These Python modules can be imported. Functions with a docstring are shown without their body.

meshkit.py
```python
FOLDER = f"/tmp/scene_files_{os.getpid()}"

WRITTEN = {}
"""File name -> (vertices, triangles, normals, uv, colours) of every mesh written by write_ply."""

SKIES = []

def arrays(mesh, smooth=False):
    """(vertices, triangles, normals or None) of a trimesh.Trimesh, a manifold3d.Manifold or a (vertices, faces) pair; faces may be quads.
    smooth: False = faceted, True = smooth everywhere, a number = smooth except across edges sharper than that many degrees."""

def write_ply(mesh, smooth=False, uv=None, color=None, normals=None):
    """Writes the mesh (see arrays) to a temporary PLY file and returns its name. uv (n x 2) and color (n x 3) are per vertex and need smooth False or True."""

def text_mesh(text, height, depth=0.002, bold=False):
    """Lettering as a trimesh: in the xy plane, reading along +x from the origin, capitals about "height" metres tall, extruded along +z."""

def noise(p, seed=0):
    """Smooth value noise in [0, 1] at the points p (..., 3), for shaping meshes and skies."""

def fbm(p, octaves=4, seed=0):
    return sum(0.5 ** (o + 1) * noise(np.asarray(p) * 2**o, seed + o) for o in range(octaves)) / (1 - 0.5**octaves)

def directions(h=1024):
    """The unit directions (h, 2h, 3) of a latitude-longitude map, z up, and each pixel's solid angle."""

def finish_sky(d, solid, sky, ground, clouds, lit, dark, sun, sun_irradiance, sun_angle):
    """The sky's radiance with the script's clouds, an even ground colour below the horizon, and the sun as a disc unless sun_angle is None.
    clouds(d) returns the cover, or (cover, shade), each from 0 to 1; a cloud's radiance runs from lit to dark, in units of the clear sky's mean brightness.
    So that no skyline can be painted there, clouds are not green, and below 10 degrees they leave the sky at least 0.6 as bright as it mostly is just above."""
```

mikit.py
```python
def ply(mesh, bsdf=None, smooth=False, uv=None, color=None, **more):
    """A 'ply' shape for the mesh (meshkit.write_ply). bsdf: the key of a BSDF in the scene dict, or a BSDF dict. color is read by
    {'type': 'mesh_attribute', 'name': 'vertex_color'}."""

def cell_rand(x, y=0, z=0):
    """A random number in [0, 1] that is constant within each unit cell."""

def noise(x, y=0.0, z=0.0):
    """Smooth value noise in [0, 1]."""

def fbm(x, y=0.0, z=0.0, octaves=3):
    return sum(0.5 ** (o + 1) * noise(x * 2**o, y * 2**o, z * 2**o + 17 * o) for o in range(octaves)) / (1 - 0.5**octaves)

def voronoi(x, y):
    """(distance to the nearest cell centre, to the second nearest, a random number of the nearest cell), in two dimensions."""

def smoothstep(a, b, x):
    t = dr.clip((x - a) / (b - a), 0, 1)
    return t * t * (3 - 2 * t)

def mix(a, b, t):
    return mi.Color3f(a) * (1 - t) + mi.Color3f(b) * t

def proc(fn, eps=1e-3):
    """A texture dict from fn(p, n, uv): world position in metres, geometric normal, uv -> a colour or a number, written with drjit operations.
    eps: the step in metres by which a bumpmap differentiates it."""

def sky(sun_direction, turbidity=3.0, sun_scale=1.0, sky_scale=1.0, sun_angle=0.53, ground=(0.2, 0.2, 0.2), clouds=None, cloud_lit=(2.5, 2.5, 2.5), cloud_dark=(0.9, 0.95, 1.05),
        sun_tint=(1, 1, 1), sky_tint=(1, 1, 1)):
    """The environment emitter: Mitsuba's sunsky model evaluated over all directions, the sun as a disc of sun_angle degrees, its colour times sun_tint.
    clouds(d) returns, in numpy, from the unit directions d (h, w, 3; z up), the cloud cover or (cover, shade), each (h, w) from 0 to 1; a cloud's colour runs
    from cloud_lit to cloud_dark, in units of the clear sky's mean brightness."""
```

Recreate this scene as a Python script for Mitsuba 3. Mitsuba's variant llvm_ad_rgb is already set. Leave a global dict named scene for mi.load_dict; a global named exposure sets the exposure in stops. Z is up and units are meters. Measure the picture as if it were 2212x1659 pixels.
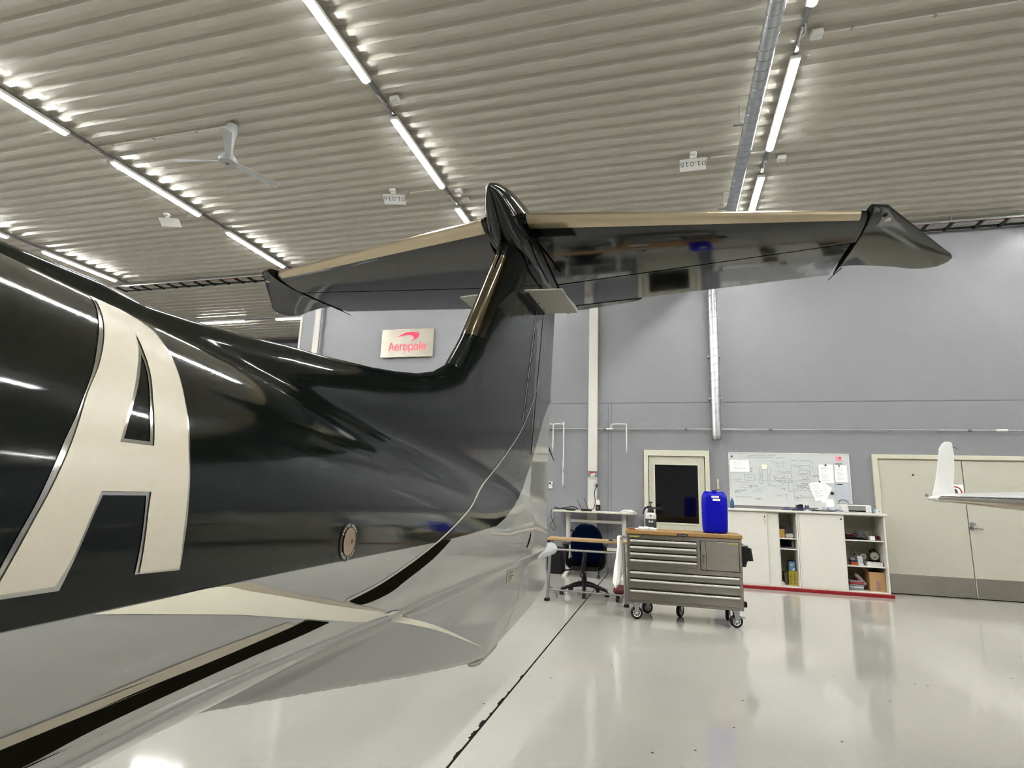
import math, random
import numpy as np, trimesh, shapely, shapely.affinity
import drjit as dr
import mitsuba as mi
import manifold3d as m3
import mikit, meshkit
from scipy.interpolate import PchipInterpolator as PC
from mikit import ply, proc, noise, fbm, smoothstep, mix

scene, labels = {}, {}
T = mi.ScalarTransform4f
# ---------------------------------------------------------------- camera, light, exposure
YAW, PITCH, ROLL, FPX, EYE = -0.269, 0.19531, 0.03632, 1224.9, np.array([0, 0, 1.2])
fw = np.array([math.sin(YAW) * math.cos(PITCH), math.cos(YAW) * math.cos(PITCH), math.sin(PITCH)])
r0 = np.array([math.cos(YAW), -math.sin(YAW), 0]); u0 = np.cross(r0, fw)
up = -math.sin(ROLL) * r0 + math.cos(ROLL) * u0
scene['camera'] = {'type': 'perspective', 'fov': 2 * math.degrees(math.atan(1106 / FPX)), 'fov_axis': 'x', 'near_clip': 0.05, 'far_clip': 200,
                   'to_world': T().look_at(origin=EYE.tolist(), target=(EYE + fw).tolist(), up=up.tolist())}
exposure = 1.92
LAMP = (43.5, 43.3, 41.6)          # radiance of the tube lamps, the only light of the hall
rng = np.random.default_rng(5)

# ---------------------------------------------------------------- materials
def rp(name, col, alpha=0.1, ior=1.5, dist='ggx'):
    scene[name] = {'type': 'twosided', 'b': {'type': 'roughplastic', 'diffuse_reflectance': col if isinstance(col, dict) else {'type': 'rgb', 'value': list(col)}, 'alpha': alpha, 'int_ior': ior, 'nonlinear': True, 'distribution': dist}}
def pr(name, col, rough=0.4, metal=0.0, **k):
    scene[name] = {'type': 'twosided', 'b': {'type': 'principled', 'base_color': col if isinstance(col, dict) else {'type': 'rgb', 'value': list(col)}, 'roughness': rough, 'metallic': metal, **k}}
def df(name, col):
    scene[name] = {'type': 'twosided', 'b': {'type': 'diffuse', 'reflectance': col if isinstance(col, dict) else {'type': 'rgb', 'value': list(col)}}}

# the aircraft's own axes: aft, port, up, from the point below the middle of its tailplane leading edge
ANG = math.radians(2.81)
AFT, PORT = np.array([math.sin(ANG), math.cos(ANG), 0]), np.array([math.cos(ANG), -math.sin(ANG), 0])
ORG = np.array([-0.857, 3.25, 0.0])
def air(q):
    q = np.asarray(q, float)
    return ORG + q[..., 0:1] * AFT + q[..., 1:2] * PORT + q[..., 2:3] * np.array([0, 0, 1.0])
EDGE = [(-9, 1.067), (-2.886, 1.07), (-2.38, 1.067), (-1.651, 1.061), (-1.3, 1.064), (-0.843, 1.073), (-0.645, 1.098), (-0.387, 1.147), (-0.209, 1.191), (-0.084, 1.246), (0.013, 1.344), (0.193, 1.486), (0.362, 1.618), (0.513, 1.741), (0.665, 1.835), (0.8, 1.90), (2, 1.95)]
DARK, PALE = (0.0035, 0.0070, 0.0056), (0.43, 0.43, 0.415)
def livery(p, n, uv):            # dark upper body over pale grey, parted by one painted line
    u = (p.x - ORG[0]) * AFT[0] + (p.y - ORG[1]) * AFT[1]
    g = mi.Float(EDGE[0][1])
    for (a, b), (c, d) in zip(EDGE[:-1], EDGE[1:]):
        g = dr.select(u > a, b + (d - b) * (u - a) / (c - a), g)
    return mix(PALE, DARK, smoothstep(-0.0012, 0.0012, p.z - g))
rp('paint_livery', proc(livery), 0.006, 1.43)
rp('paint_dark', DARK, 0.006, 1.43)
df('paint_dark_stripe', (0.007, 0.006, 0.004))
rp('paint_ivory', (0.80, 0.785, 0.69), 0.06, 1.45)
rp('paint_pale', PALE, 0.015, 1.5)
rp('paint_cream', (0.63, 0.595, 0.51), 0.08, 1.5)
rp('paint_tan', (0.50, 0.46, 0.36), 0.05, 1.5)
rp('plane_white', (0.78, 0.78, 0.77), 0.03, 1.5)
pr('chrome', (0.62, 0.61, 0.58), 0.16, 1.0)
pr('boot_metal', (0.46, 0.39, 0.28), 0.24, 1.0)
pr('boot_bronze', (0.42, 0.37, 0.26), 0.12, 1.0)
pr('boot_dark', (0.20, 0.17, 0.115), 0.09, 1.0)
pr('tan_metal', (0.50, 0.40, 0.30), 0.32, 1.0)
rp('black_gloss', (0.006, 0.006, 0.006), 0.05)
rp('black_plastic', (0.005, 0.005, 0.0055), 0.22, 1.4)
rp('white_plate', (0.58, 0.58, 0.50), 0.12)
rp('lens_white', (0.75, 0.76, 0.76), 0.08)
def ceil_col(p, n, uv):
    k = fbm(p.x * 0.6, p.y * 2.0, p.z)
    return mix((0.365, 0.345, 0.29), (0.40, 0.378, 0.32), k)
pr('ceiling_sheet', proc(ceil_col), 0.42, 0.0, specular=0.5)
df('ceiling_board', (0.3, 0.28, 0.24))
def wall_col(p, n, uv):
    k = fbm(p.x * 1.3, p.y * 1.3, p.z * 1.3)
    s = noise(p.x * 90, p.y * 90, p.z * 90)
    return mix((0.172, 0.176, 0.189), (0.190, 0.194, 0.208), k * 0.7 + s * 0.3)
pr('wall_paint', proc(wall_col), 0.5, 0.0, specular=0.35)
pr('wall_darkened', (0.11, 0.112, 0.12), 0.5)  # unseen walls darkened so the fuselage reflects less brightness
df('wall_joint', (0.13, 0.13, 0.15))
def floor_col(p, n, uv):
    k = fbm(p.x * 0.8, p.y * 0.8, 0.0, 4)
    s = noise(p.x * 160, p.y * 160)
    base = mix((0.56, 0.552, 0.52), (0.615, 0.607, 0.578), k * 0.75 + s * 0.25)
    cell = mikit.voronoi(p.x * 2.3, p.y * 2.3)
    speck = smoothstep(0.022, 0.012, cell[0]) * smoothstep(0.72, 0.78, cell[2])
    return mix(base, (0.10, 0.09, 0.08), speck)
def floor_bump(p, n, uv):
    return 0.0008 * (fbm(p.x * 2.6, p.y * 2.6, 0.0, 2) - 0.5) + 0.00003 * noise(p.x * 38, p.y * 38)
scene['floor_epoxy'] = {'type': 'twosided', 'b': {'type': 'bumpmap', 'arbitrary': proc(floor_bump, 4e-3), 'scale': 1.0,
                        'bsdf': {'type': 'roughplastic', 'diffuse_reflectance': proc(floor_col), 'alpha': 0.009, 'int_ior': 1.6, 'nonlinear': True, 'distribution': 'ggx'}}}
df('joint_black', (0.012, 0.011, 0.010))
pr('galvanised', proc(lambda p, n, uv: mix((0.42, 0.44, 0.46), (0.62, 0.64, 0.66), fbm(p.x * 9, p.y * 9, p.z * 9))), 0.3, 1.0)
pr('steel_dull', (0.40, 0.40, 0.40), 0.38, 1.0)
pr('rail_steel', (0.24, 0.245, 0.25), 0.3, 1.0)
pr('steel_dark', (0.16, 0.16, 0.16), 0.4, 0.8)
def brushed(p, n, uv):
    return mix((0.185, 0.170, 0.142), (0.30, 0.278, 0.242), noise(p.x * 2.5, p.y * 30, p.z * 260))
def satin(name, col, au, av):      # metal brushed along u: highlights spread along v
    scene[name] = {'type': 'twosided', 'b': {'type': 'roughconductor', 'material': 'none', 'specular_reflectance': col, 'alpha_u': au, 'alpha_v': av, 'distribution': 'ggx'}}
satin('stainless', proc(brushed), 0.05, 0.26)
pr('aluminium', (0.80, 0.79, 0.76), 0.35, 0.6)
rp('white_paint', (0.74, 0.73, 0.69), 0.15)
rp('white_laminate', (0.82, 0.81, 0.765), 0.12)
rp('door_cream', (0.70, 0.69, 0.60), 0.16)
rp('door_leaf', (0.67, 0.66, 0.58), 0.2)
rp('frame_cream', (0.74, 0.725, 0.63), 0.16)
df('cabinet_inside', (0.42, 0.40, 0.32))
rp('red_plinth', (0.36, 0.006, 0.012), 0.12)
df('fabric_blue', (0.001, 0.003, 0.012))
df('fabric_black', (0.004, 0.004, 0.0045))
df('cloth_white', (0.80, 0.79, 0.76))
df('paper_white', (0.78, 0.79, 0.79))
df('paper_grey', (0.42, 0.45, 0.50))
df('ink', (0.06, 0.065, 0.07))
df('ink_print', (0.40, 0.42, 0.43))
df('ink_faint', (0.15, 0.17, 0.18))
df('ink_green', (0.30, 0.42, 0.42))
df('paper_yellow', (0.78, 0.77, 0.56))
df('paper_pink', (0.80, 0.28, 0.36))
rp('board_white', (0.70, 0.715, 0.715), 0.08)
def wood(p, n, uv):
    g = noise(p.x * 3.0, p.y * 45, p.z * 60) * 0.6 + noise(p.x * 11, p.y * 160, p.z * 160) * 0.4
    return mix((0.46, 0.27, 0.085), (0.62, 0.42, 0.17), g)
rp('wood_top', proc(wood), 0.22)
def wood_pale(p, n, uv):
    g = noise(p.x * 3.0, p.y * 45, p.z * 60) * 0.6 + noise(p.x * 11, p.y * 160, p.z * 160) * 0.4
    return mix((0.52, 0.37, 0.18), (0.66, 0.50, 0.28), g)
rp('wood_bench', proc(wood_pale), 0.25)
rp('blue_drum', (0.0005, 0.0025, 0.50), 0.15, 1.3)
rp('yellow', (0.62, 0.50, 0.02), 0.25)
rp('yellow_tape', (0.66, 0.58, 0.10), 0.25)
rp('light_blue', (0.22, 0.42, 0.56), 0.25)
rp('orange', (0.62, 0.11, 0.01), 0.25)
rp('navy', (0.008, 0.012, 0.10), 0.25)
rp('purple', (0.13, 0.11, 0.25), 0.3)
rp('teal', (0.01, 0.14, 0.32), 0.25)
df('cardboard', (0.38, 0.23, 0.11))
df('cardboard_orange', (0.50, 0.28, 0.09))
df('rust', (0.30, 0.09, 0.03))
rp('red_vinyl', (0.16, 0.005, 0.008), 0.25)
rp('red', (0.50, 0.02, 0.03), 0.25)
rp('pink_grey', (0.42, 0.30, 0.30), 0.3)
rp('worn_strip', (0.52, 0.46, 0.43), 0.3)
rp('olive', (0.20, 0.20, 0.12), 0.3)
rp('white_plastic', (0.78, 0.78, 0.76), 0.15)
rp('grey_plastic', (0.34, 0.34, 0.34), 0.25)
rp('label_teal', (0.04, 0.065, 0.065), 0.25)
rp('cream_plastic', (0.66, 0.64, 0.55), 0.25)
rp('fan_grey', (0.56, 0.57, 0.58), 0.12)
rp('cable_red', (0.42, 0.03, 0.02), 0.3)
rp('cable_white', (0.66, 0.63, 0.56), 0.3)
scene['pane_glass'] = {'type': 'thindielectric', 'int_ior': 1.5}

# ---------------------------------------------------------------- mesh helpers
cat_ = trimesh.util.concatenate
def box(x0, x1, y0, y1, z0, z1):
    b = trimesh.creation.box((x1 - x0, y1 - y0, z1 - z0)); b.apply_translation(((x0 + x1) / 2, (y0 + y1) / 2, (z0 + z1) / 2)); return b
def rbox(x0, x1, y0, y1, z0, z1, r=0.004):
    """a box with chamfered edges"""
    r = min(r, (x1 - x0) / 2.01, (y1 - y0) / 2.01, (z1 - z0) / 2.01); P = []
    for a, ia in ((x0, 1), (x1, -1)):
        for b, ib in ((y0, 1), (y1, -1)):
            for c, ic in ((z0, 1), (z1, -1)):
                P += [(a + ia * r, b + ib * r, c), (a + ia * r, b, c + ic * r), (a, b + ib * r, c + ic * r)]
    return trimesh.convex.convex_hull(np.array(P))
def flat_uv(m):
    return np.stack([m.vertices[:, 0] + .31 * m.vertices[:, 1], m.vertices[:, 2] + .29 * m.vertices[:, 1]], 1)
def soft(x0, x1, y0, y1, z0, z1, r, n=2):
    """a box with round edges"""
    s = trimesh.creation.icosphere(n).vertices * r
    P = np.vstack([s + (a, b, c) for a in (x0 + r, x1 - r) for b in (y0 + r, y1 - r) for c in (z0 + r, z1 - r)])
    return trimesh.convex.convex_hull(P)
def frame_of(d):
    d = np.asarray(d, float) / np.linalg.norm(d); a = np.cross(d, (0, 0, 1) if abs(d[2]) < .95 else (1, 0, 0)); a /= np.linalg.norm(a)
    return a, np.cross(d, a)
def tube(P, r, n=10, closed_ends=True):
    P = np.asarray(P, float); N = len(P); r = np.broadcast_to(r, N)
    t = np.gradient(P, axis=0); t /= np.linalg.norm(t, axis=1, keepdims=True); a, b = frame_of(t[0]); V = []
    for i in range(N):
        a = a - t[i] * (a @ t[i]); a /= np.linalg.norm(a); b = np.cross(t[i], a)
        k = np.arange(n) * 2 * np.pi / n
        V.append(P[i] + r[i] * (np.cos(k)[:, None] * a + np.sin(k)[:, None] * b))
    return loft(V, closed_ends)
def loft(rings, cap=True):
    n = len(rings[0]); V = np.vstack(rings); F = []
    k = np.arange(n); k1 = (k + 1) % n
    for i in range(len(rings) - 1):
        F += [np.stack([i * n + k, i * n + k1, (i + 1) * n + k1], 1), np.stack([i * n + k, (i + 1) * n + k1, (i + 1) * n + k], 1)]
    if cap:
        V = np.vstack([V, np.mean(rings[0], 0), np.mean(rings[-1], 0)]); m = len(V)
        F += [np.stack([k1, k, np.full(n, m - 2)], 1), np.stack([(len(rings) - 1) * n + k, (len(rings) - 1) * n + k1, np.full(n, m - 1)], 1)]
    t = trimesh.Trimesh(V, np.vstack(F), process=False)
    if cap and t.volume < 0: t.invert()
    return t
def smooth_path(P, n=6):
    P = np.asarray(P, float); q = []
    E = np.vstack([2 * P[0] - P[1], P, 2 * P[-1] - P[-2]])
    for i in range(1, len(E) - 2):
        a, b, c, d = E[i - 1:i + 3]
        for s in np.arange(n) / n:
            q.append(.5 * (2 * b + (c - a) * s + (2 * a - 5 * b + 4 * c - d) * s * s + (3 * b - a - 3 * c + d) * s ** 3))
    return np.array(q + [P[-1]])
def cyl(p, q, r, n=16, r2=None):
    return tube([p, q], [r, r if r2 is None else r2], n)
def lathe(prof, n=24, at=(0, 0, 0)):
    k = np.arange(n) * 2 * np.pi / n
    return loft([np.stack([r * np.cos(k), r * np.sin(k), np.full(n, z)], 1) + np.array(at) for r, z in prof])
def prism(poly, depth, holes=()):
    return trimesh.creation.extrude_polygon(shapely.Polygon(poly, holes), depth, engine='earcut')
def moved(m, M):
    m = m.copy(); m.apply_transform(M); return m
def to_wall(m, x, z, y, s=1.0):
    """xy drawing -> facing -y, at x, z on the plane y"""
    M = np.array([[s, 0, 0, x], [0, 0, -1.0, y], [0, s, 0, z], [0, 0, 0, 1]]); return moved(m, M)
def on_top(m, x, y, z):
    M = np.eye(4); M[:3, 3] = (x, y, z); return moved(m, M)
def rotz(m, deg, at):
    return moved(m, trimesh.transformations.rotation_matrix(math.radians(deg), (0, 0, 1), at))
def lumpy(x0, x1, y0, y1, z0, z1, amp, seed, n=3, freq=14):
    """a crumpled soft thing that rests on z0"""
    m = trimesh.creation.icosphere(n); v = m.vertices.copy()
    v[:, 2] = np.where(v[:, 2] < -.35, -.35, v[:, 2])
    c = np.array([(x0 + x1) / 2, (y0 + y1) / 2, z0]); h = np.array([(x1 - x0) / 2, (y1 - y0) / 2, (z1 - z0) / 1.35])
    d = meshkit.fbm(v * freq / 6 + seed, 3, seed) - .5
    v = v * (1 + amp * d[:, None] * 2)
    v[:, 2] = np.maximum(v[:, 2], -.35) + .35
    m.vertices = c + v * h
    return m
# ---------------------------------------------------------------- entries
def numbered(key):
    if not any(k == key or k.startswith(key + '__') for k in scene): return key
    i = 1
    while any(k == f'{key}_{i:03d}' or k.startswith(f'{key}_{i:03d}__') for k in scene): i += 1
    return f'{key}_{i:03d}'
def part(root, name, mesh, mat, smooth=30, label=None, kind=None):
    base = f'{root}__{name}'; key, i = base, 0
    while key in scene: i += 1; key = f'{base}_{i:03d}'
    scene[key] = mesh if isinstance(mesh, dict) else ply(mesh, mat, False, uv=flat_uv(mesh)) if mat in ('stainless', 'sign_steel') else ply(mesh, mat, smooth)
    if label or kind: labels[key] = {k: v for k, v in (('label', label), ('kind', kind)) if v}
    return key
def tag(key, label, cat, group=None, kind=None):
    labels[key] = {'label': label, 'category': cat}
    if group: labels[key]['group'] = group
    if kind: labels[key]['kind'] = kind
def thing(name, label, cat, group=None):
    key = numbered(name); tag(key, label, cat, group); return key
def one(name, mesh, mat, label, cat, smooth=30, group=None):
    key = numbered(name); scene[key] = mesh if isinstance(mesh, dict) else ply(mesh, mat, smooth); tag(key, label, cat, group); return key
def struct(name, mesh, mat, smooth=False, label=None):
    if mesh is not None: scene[name] = ply(mesh, mat, smooth)
    labels[name] = {'kind': 'structure'}
    if label: labels[name]['label'] = label
    return name

# ================================================================ the hall
ZC, YW = 5.78, 9.92               # underside of the ceiling sheets, face of the back wall
struct('floor', box(-18, 13.5, -9, 18, -0.2, 0), 'floor_epoxy', label='glossy pale grey epoxy floor')
jm = [box(-0.975, -0.9625, -9, 9.92, 0.0, 0.0006)]
ch = random.Random(3)
for y0, y1, w in ((2.75, 2.86, .012), (2.98, 3.10, .016), (3.14, 3.24, .02), (3.32, 3.36, .01), (3.48, 3.62, .012), (3.70, 3.74, .009), (4.02, 4.10, .013), (1.9, 2.2, .015)):
    n = 9; ys = np.linspace(y0, y1, n); off = [0] + [w * ch.uniform(.35, 1) for _ in range(n - 2)] + [0]
    jm.append(on_top(prism([(0, y) for y in ys[::-1]] + [(-o, y) for y, o in zip(ys, off)], 0.0006), -0.974, 0, 0))
part('floor', 'expansion_joint', cat_(jm), 'joint_black', False, 'narrow dark joint with chipped edges running to the back wall')
# back wall with an opening for the glazed door; it ends at the left, where the hall goes on
wall = m3.Manifold.cube((20.9, 0.25, 5.9)).translate((-7.39, YW, 0)) - m3.Manifold.cube((0.94, 0.6, 2.0)).translate((-0.315, YW - .1, -0.02))
struct('wall_back', wall, 'wall_paint', label='grey painted panel wall')
struct('wall_right', box(13.5, 13.7, -9, 18, 0, 6), 'wall_darkened')
struct('wall_left', box(-18.2, -18, -9, 18, 0, 6), 'wall_paint')
struct('wall_front', box(-18, 13.5, -9.2, -9, 0, 6), 'wall_darkened')
struct('wall_far', box(-18, -7.39, 15.3, 15.5, 0, 6), 'wall_joint')
part('wall_back', 'panel_joint', box(-7.38, 13.5, YW - .003, YW + .01, 2.857, 2.871), 'wall_joint', False)
for x in (-0.969, -0.918):
    part('wall_back', 'panel_joint', box(x - .006, x + .006, YW - .003, YW + .01, 0.0, 2.857), 'wall_joint', False)
part('wall_back', 'cover_strip', rbox(-0.964, -0.923, YW - .008, YW + .01, 0.0, 2.857, .003), 'wall_paint', False)
part('wall_back', 'end_trim', rbox(-7.41, -7.36, YW - .02, YW + .27, 0, 5.78), 'white_paint', False)
# the two white columns that stand proud of the wall
struct('trim_1', None, None, label='narrow white column with sockets, behind the desk')
part('trim_1', 'column', rbox(-1.305, -1.150, YW - .09, YW, 1.665, 5.78, .006), 'white_paint', False)
part('trim_1', 'column', rbox(-1.305, -1.150, YW - .09, YW, 0, 1.575, .006), 'white_paint', False)
part('trim_1', 'socket_plate', rbox(-1.295, -1.155, YW - .06, YW, 1.575, 1.665, .004), 'grey_plastic', False)
part('trim_1', 'power_socket', cyl((-1.225, YW - .16, 1.585), (-1.215, YW - .08, 1.625), .034, 18, .042), 'white_plastic')
part('trim_1', 'socket_flap', rbox(-1.265, -1.19, YW - .15, YW - .1, 1.625, 1.66, .008), 'red', False, 'red socket flap')
part('trim_1', 'outlet', rbox(-1.20, -1.165, YW - .10, YW - .088, 1.42, 1.475, .004), 'cream_plastic', False)
struct('trim_2', None, None, label='white column beside the lit sign')
part('trim_2', 'column', rbox(-7.01, -6.88, YW - .10, YW, 0, 5.78, .006), 'white_paint', False)
part('trim_2', 'side_panel', rbox(-6.878, -6.845, YW - .07, YW, 0, 5.78, .004), 'wall_paint', False)

# corrugated ceiling: each sheet is a piece of its own, five ribs wide
struct('ceiling', box(-18, 13.5, -9, 15.4, 5.95, 6.05), 'ceiling_board', label='ceiling of cream corrugated steel sheets')
PT, DP = 0.216, 0.048
prof = []
for k in range(5):
    for a, z in ((0, 0), (.078, 0), (.104, 1), (.188, 1)): prof.append((k * PT + a, z * DP))
prof += [(5 * PT, 0), (5 * PT + .03, 0)]
th = 0.004
ring = [(a, b) for a, b in prof] + [(a, b + th) for a, b in prof[::-1]]
def sheet(L):
    m = prism(ring, L); M = np.array([[0, 0, 1, 0], [1, 0, 0, 0], [0, 1, 0, 0], [0, 0, 0, 1.0]]); return moved(m, M)
SHX = [-16.53, -12.08, -7.62, -3.16, 1.30, 5.76, 10.22, 13.5]
pl_long, pl_short = ply(sheet(4.47), 'ceiling_sheet', False), ply(sheet(3.26), 'ceiling_sheet', False)
n = 0
for i, x in enumerate(SHX[:-1]):
    for j in range(-11, 11):
        y = 4.734 + j * 1.08
        if y < -7.5 or y > 14.2 or (x > -8 and y > 9.5): continue
        d = dict(pl_short if i == 6 else pl_long)
        d['to_world'] = T().translate([x, y, ZC + .0015 * ((i + j) % 2)])
        part('ceiling', 'sheet', d, None)

# tube lamps in rows, hung under steel rails
def lamp_mesh(L=1.6, w=.045, h=.05):
    """(lens, housing) along +y from the origin, lens below"""
    k = np.linspace(0, np.pi, 9); a = np.stack([w * np.cos(k), -h * np.sin(k)], 1)
    R = []
    for y, s in ((0, .55), (.012, .85), (.04, 1), (L - .04, 1), (L - .012, .85), (L, .55)):
        R.append(np.stack([a[:, 0] * s, np.full(9, y), a[:, 1] * s], 1))
    return loft(R), rbox(-w * 1.12, w * 1.12, -.01, L + .01, -.012, .03, .006)
lens, housing = lamp_mesh()
EM = {'type': 'area', 'radiance': {'type': 'rgb', 'value': list(LAMP)}}
lens_ply, house_ply = ply(lens, 'lens_white', False), ply(housing, 'white_plastic', False)
ROWS = [(-16.53, 'row added beyond the left edge'), (-12.08, 'left-most row above the fuselage'), (-7.62, 'row left of the ceiling fan'), (-3.18, 'row ending above the tail bullet'), (1.35, 'row right of the round duct'), (5.8, 'row beyond the right edge'), (10.25, 'row added past the right edge')]  # outermost row on either side is unseen, added for more light
ORD = ['first', 'second', 'third', 'fourth', 'fifth', 'sixth', 'seventh']
def lamp(x, y, label, turn=0):
    k = thing('tube_lamp', label, 'lamp', 'white tube lamps under the ceiling')
    M = T().translate([x, y, 5.715]).rotate([0, 0, 1], turn)
    part(k, 'lens', {**lens_ply, 'to_world': M, 'emitter': dict(EM)}, None)
    part(k, 'housing', {**house_ply, 'to_world': M}, None)
for x, where in ROWS:
    for j, y in enumerate((7.85, 5.60, 3.34, 1.09, -1.16, -3.41, -5.66)):
        lamp(x, y, f'lit tube lamp, {ORD[j]} from the back wall in the {where}')
    k = thing('lamp_rail', f'galvanised steel rail of the lamp {where}', 'rail', 'steel rails that carry the lamps')
    part(k, 'channel', rbox(x - .022, x + .022, -6, 9.75, 5.748, ZC - .001, .003), 'rail_steel', False)
    for y in (7.58, 5.30, 3.07):
        part(k, 'coupling', cyl((x, y - .09, 5.742), (x, y + .09, 5.742), .017, 10), 'steel_dull')
        part(k, 'lamp_cable', tube(smooth_path([(x, y - .13, 5.725), (x + .02, y - .04, 5.70), (x - .01, y + .05, 5.72), (x, y + .16, 5.725)]), .006, 6), 'cable_white')
for x, s in ((-11.23, 'low over the far fuselage'), (-8.62, 'cut by its white end')):
    lamp(x, 12.62, f'lit tube lamp lying crosswise behind the grey wall, {s}', 90)
k = thing('lamp_rail', 'rail across the hall carrying the two lamps behind the grey wall', 'rail', 'steel rails that carry the lamps')
part(k, 'channel', rbox(-17, -7.5, 12.60, 12.64, 5.748, ZC - .001, .003), 'galvanised', False)

# small things under the ceiling
def jbox(x, y, label):
    one('junction_box', rbox(x - .055, x + .055, y - .05, y + .05, ZC - .06, ZC, .01), 'white_plastic', label, 'junction box', False, 'white junction boxes along the lamp rails')
jbox(1.49, 5.36, 'white junction box beside the lamp rail, near the top edge')
jbox(1.55, 7.50, 'small white junction box right of the rail between two lamps')
jbox(-3.00, 7.42, 'white junction box beside the rail above the tail, nearer one')
jbox(-2.99, 7.70, 'white junction box beside the rail above the tail, nearest the bullet')
jbox(-3.03, 5.33, 'white junction box beside the rail between two lamps left of centre')
def conduit(x0, x1, y, label):
    k = thing('conduit', label, 'conduit', 'thin conduits on the ceiling')
    part(k, 'pipe', cyl((x0, y, ZC - .018), (x1, y, ZC - .018), .010, 8), 'cable_white')
    for x in np.arange(x0 + .25, x1 - .1, .7): part(k, 'clip', rbox(x - .012, x + .012, y - .02, y + .02, ZC - .034, ZC, .004), 'grey_plastic', False)
conduit(1.55, 8.9, 5.37, 'thin white conduit running right from the junction box at the top')
conduit(0.38, 1.33, 7.31, 'thin conduit from lamp rail to number plate left of the round duct')
conduit(-4.05, -3.2, 7.33, 'thin conduit from lamp rail to number plate left of the tail bullet')
conduit(-7.55, -5.42, 5.33, 'thin white conduit from the lamp rail to the ceiling fan')
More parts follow.
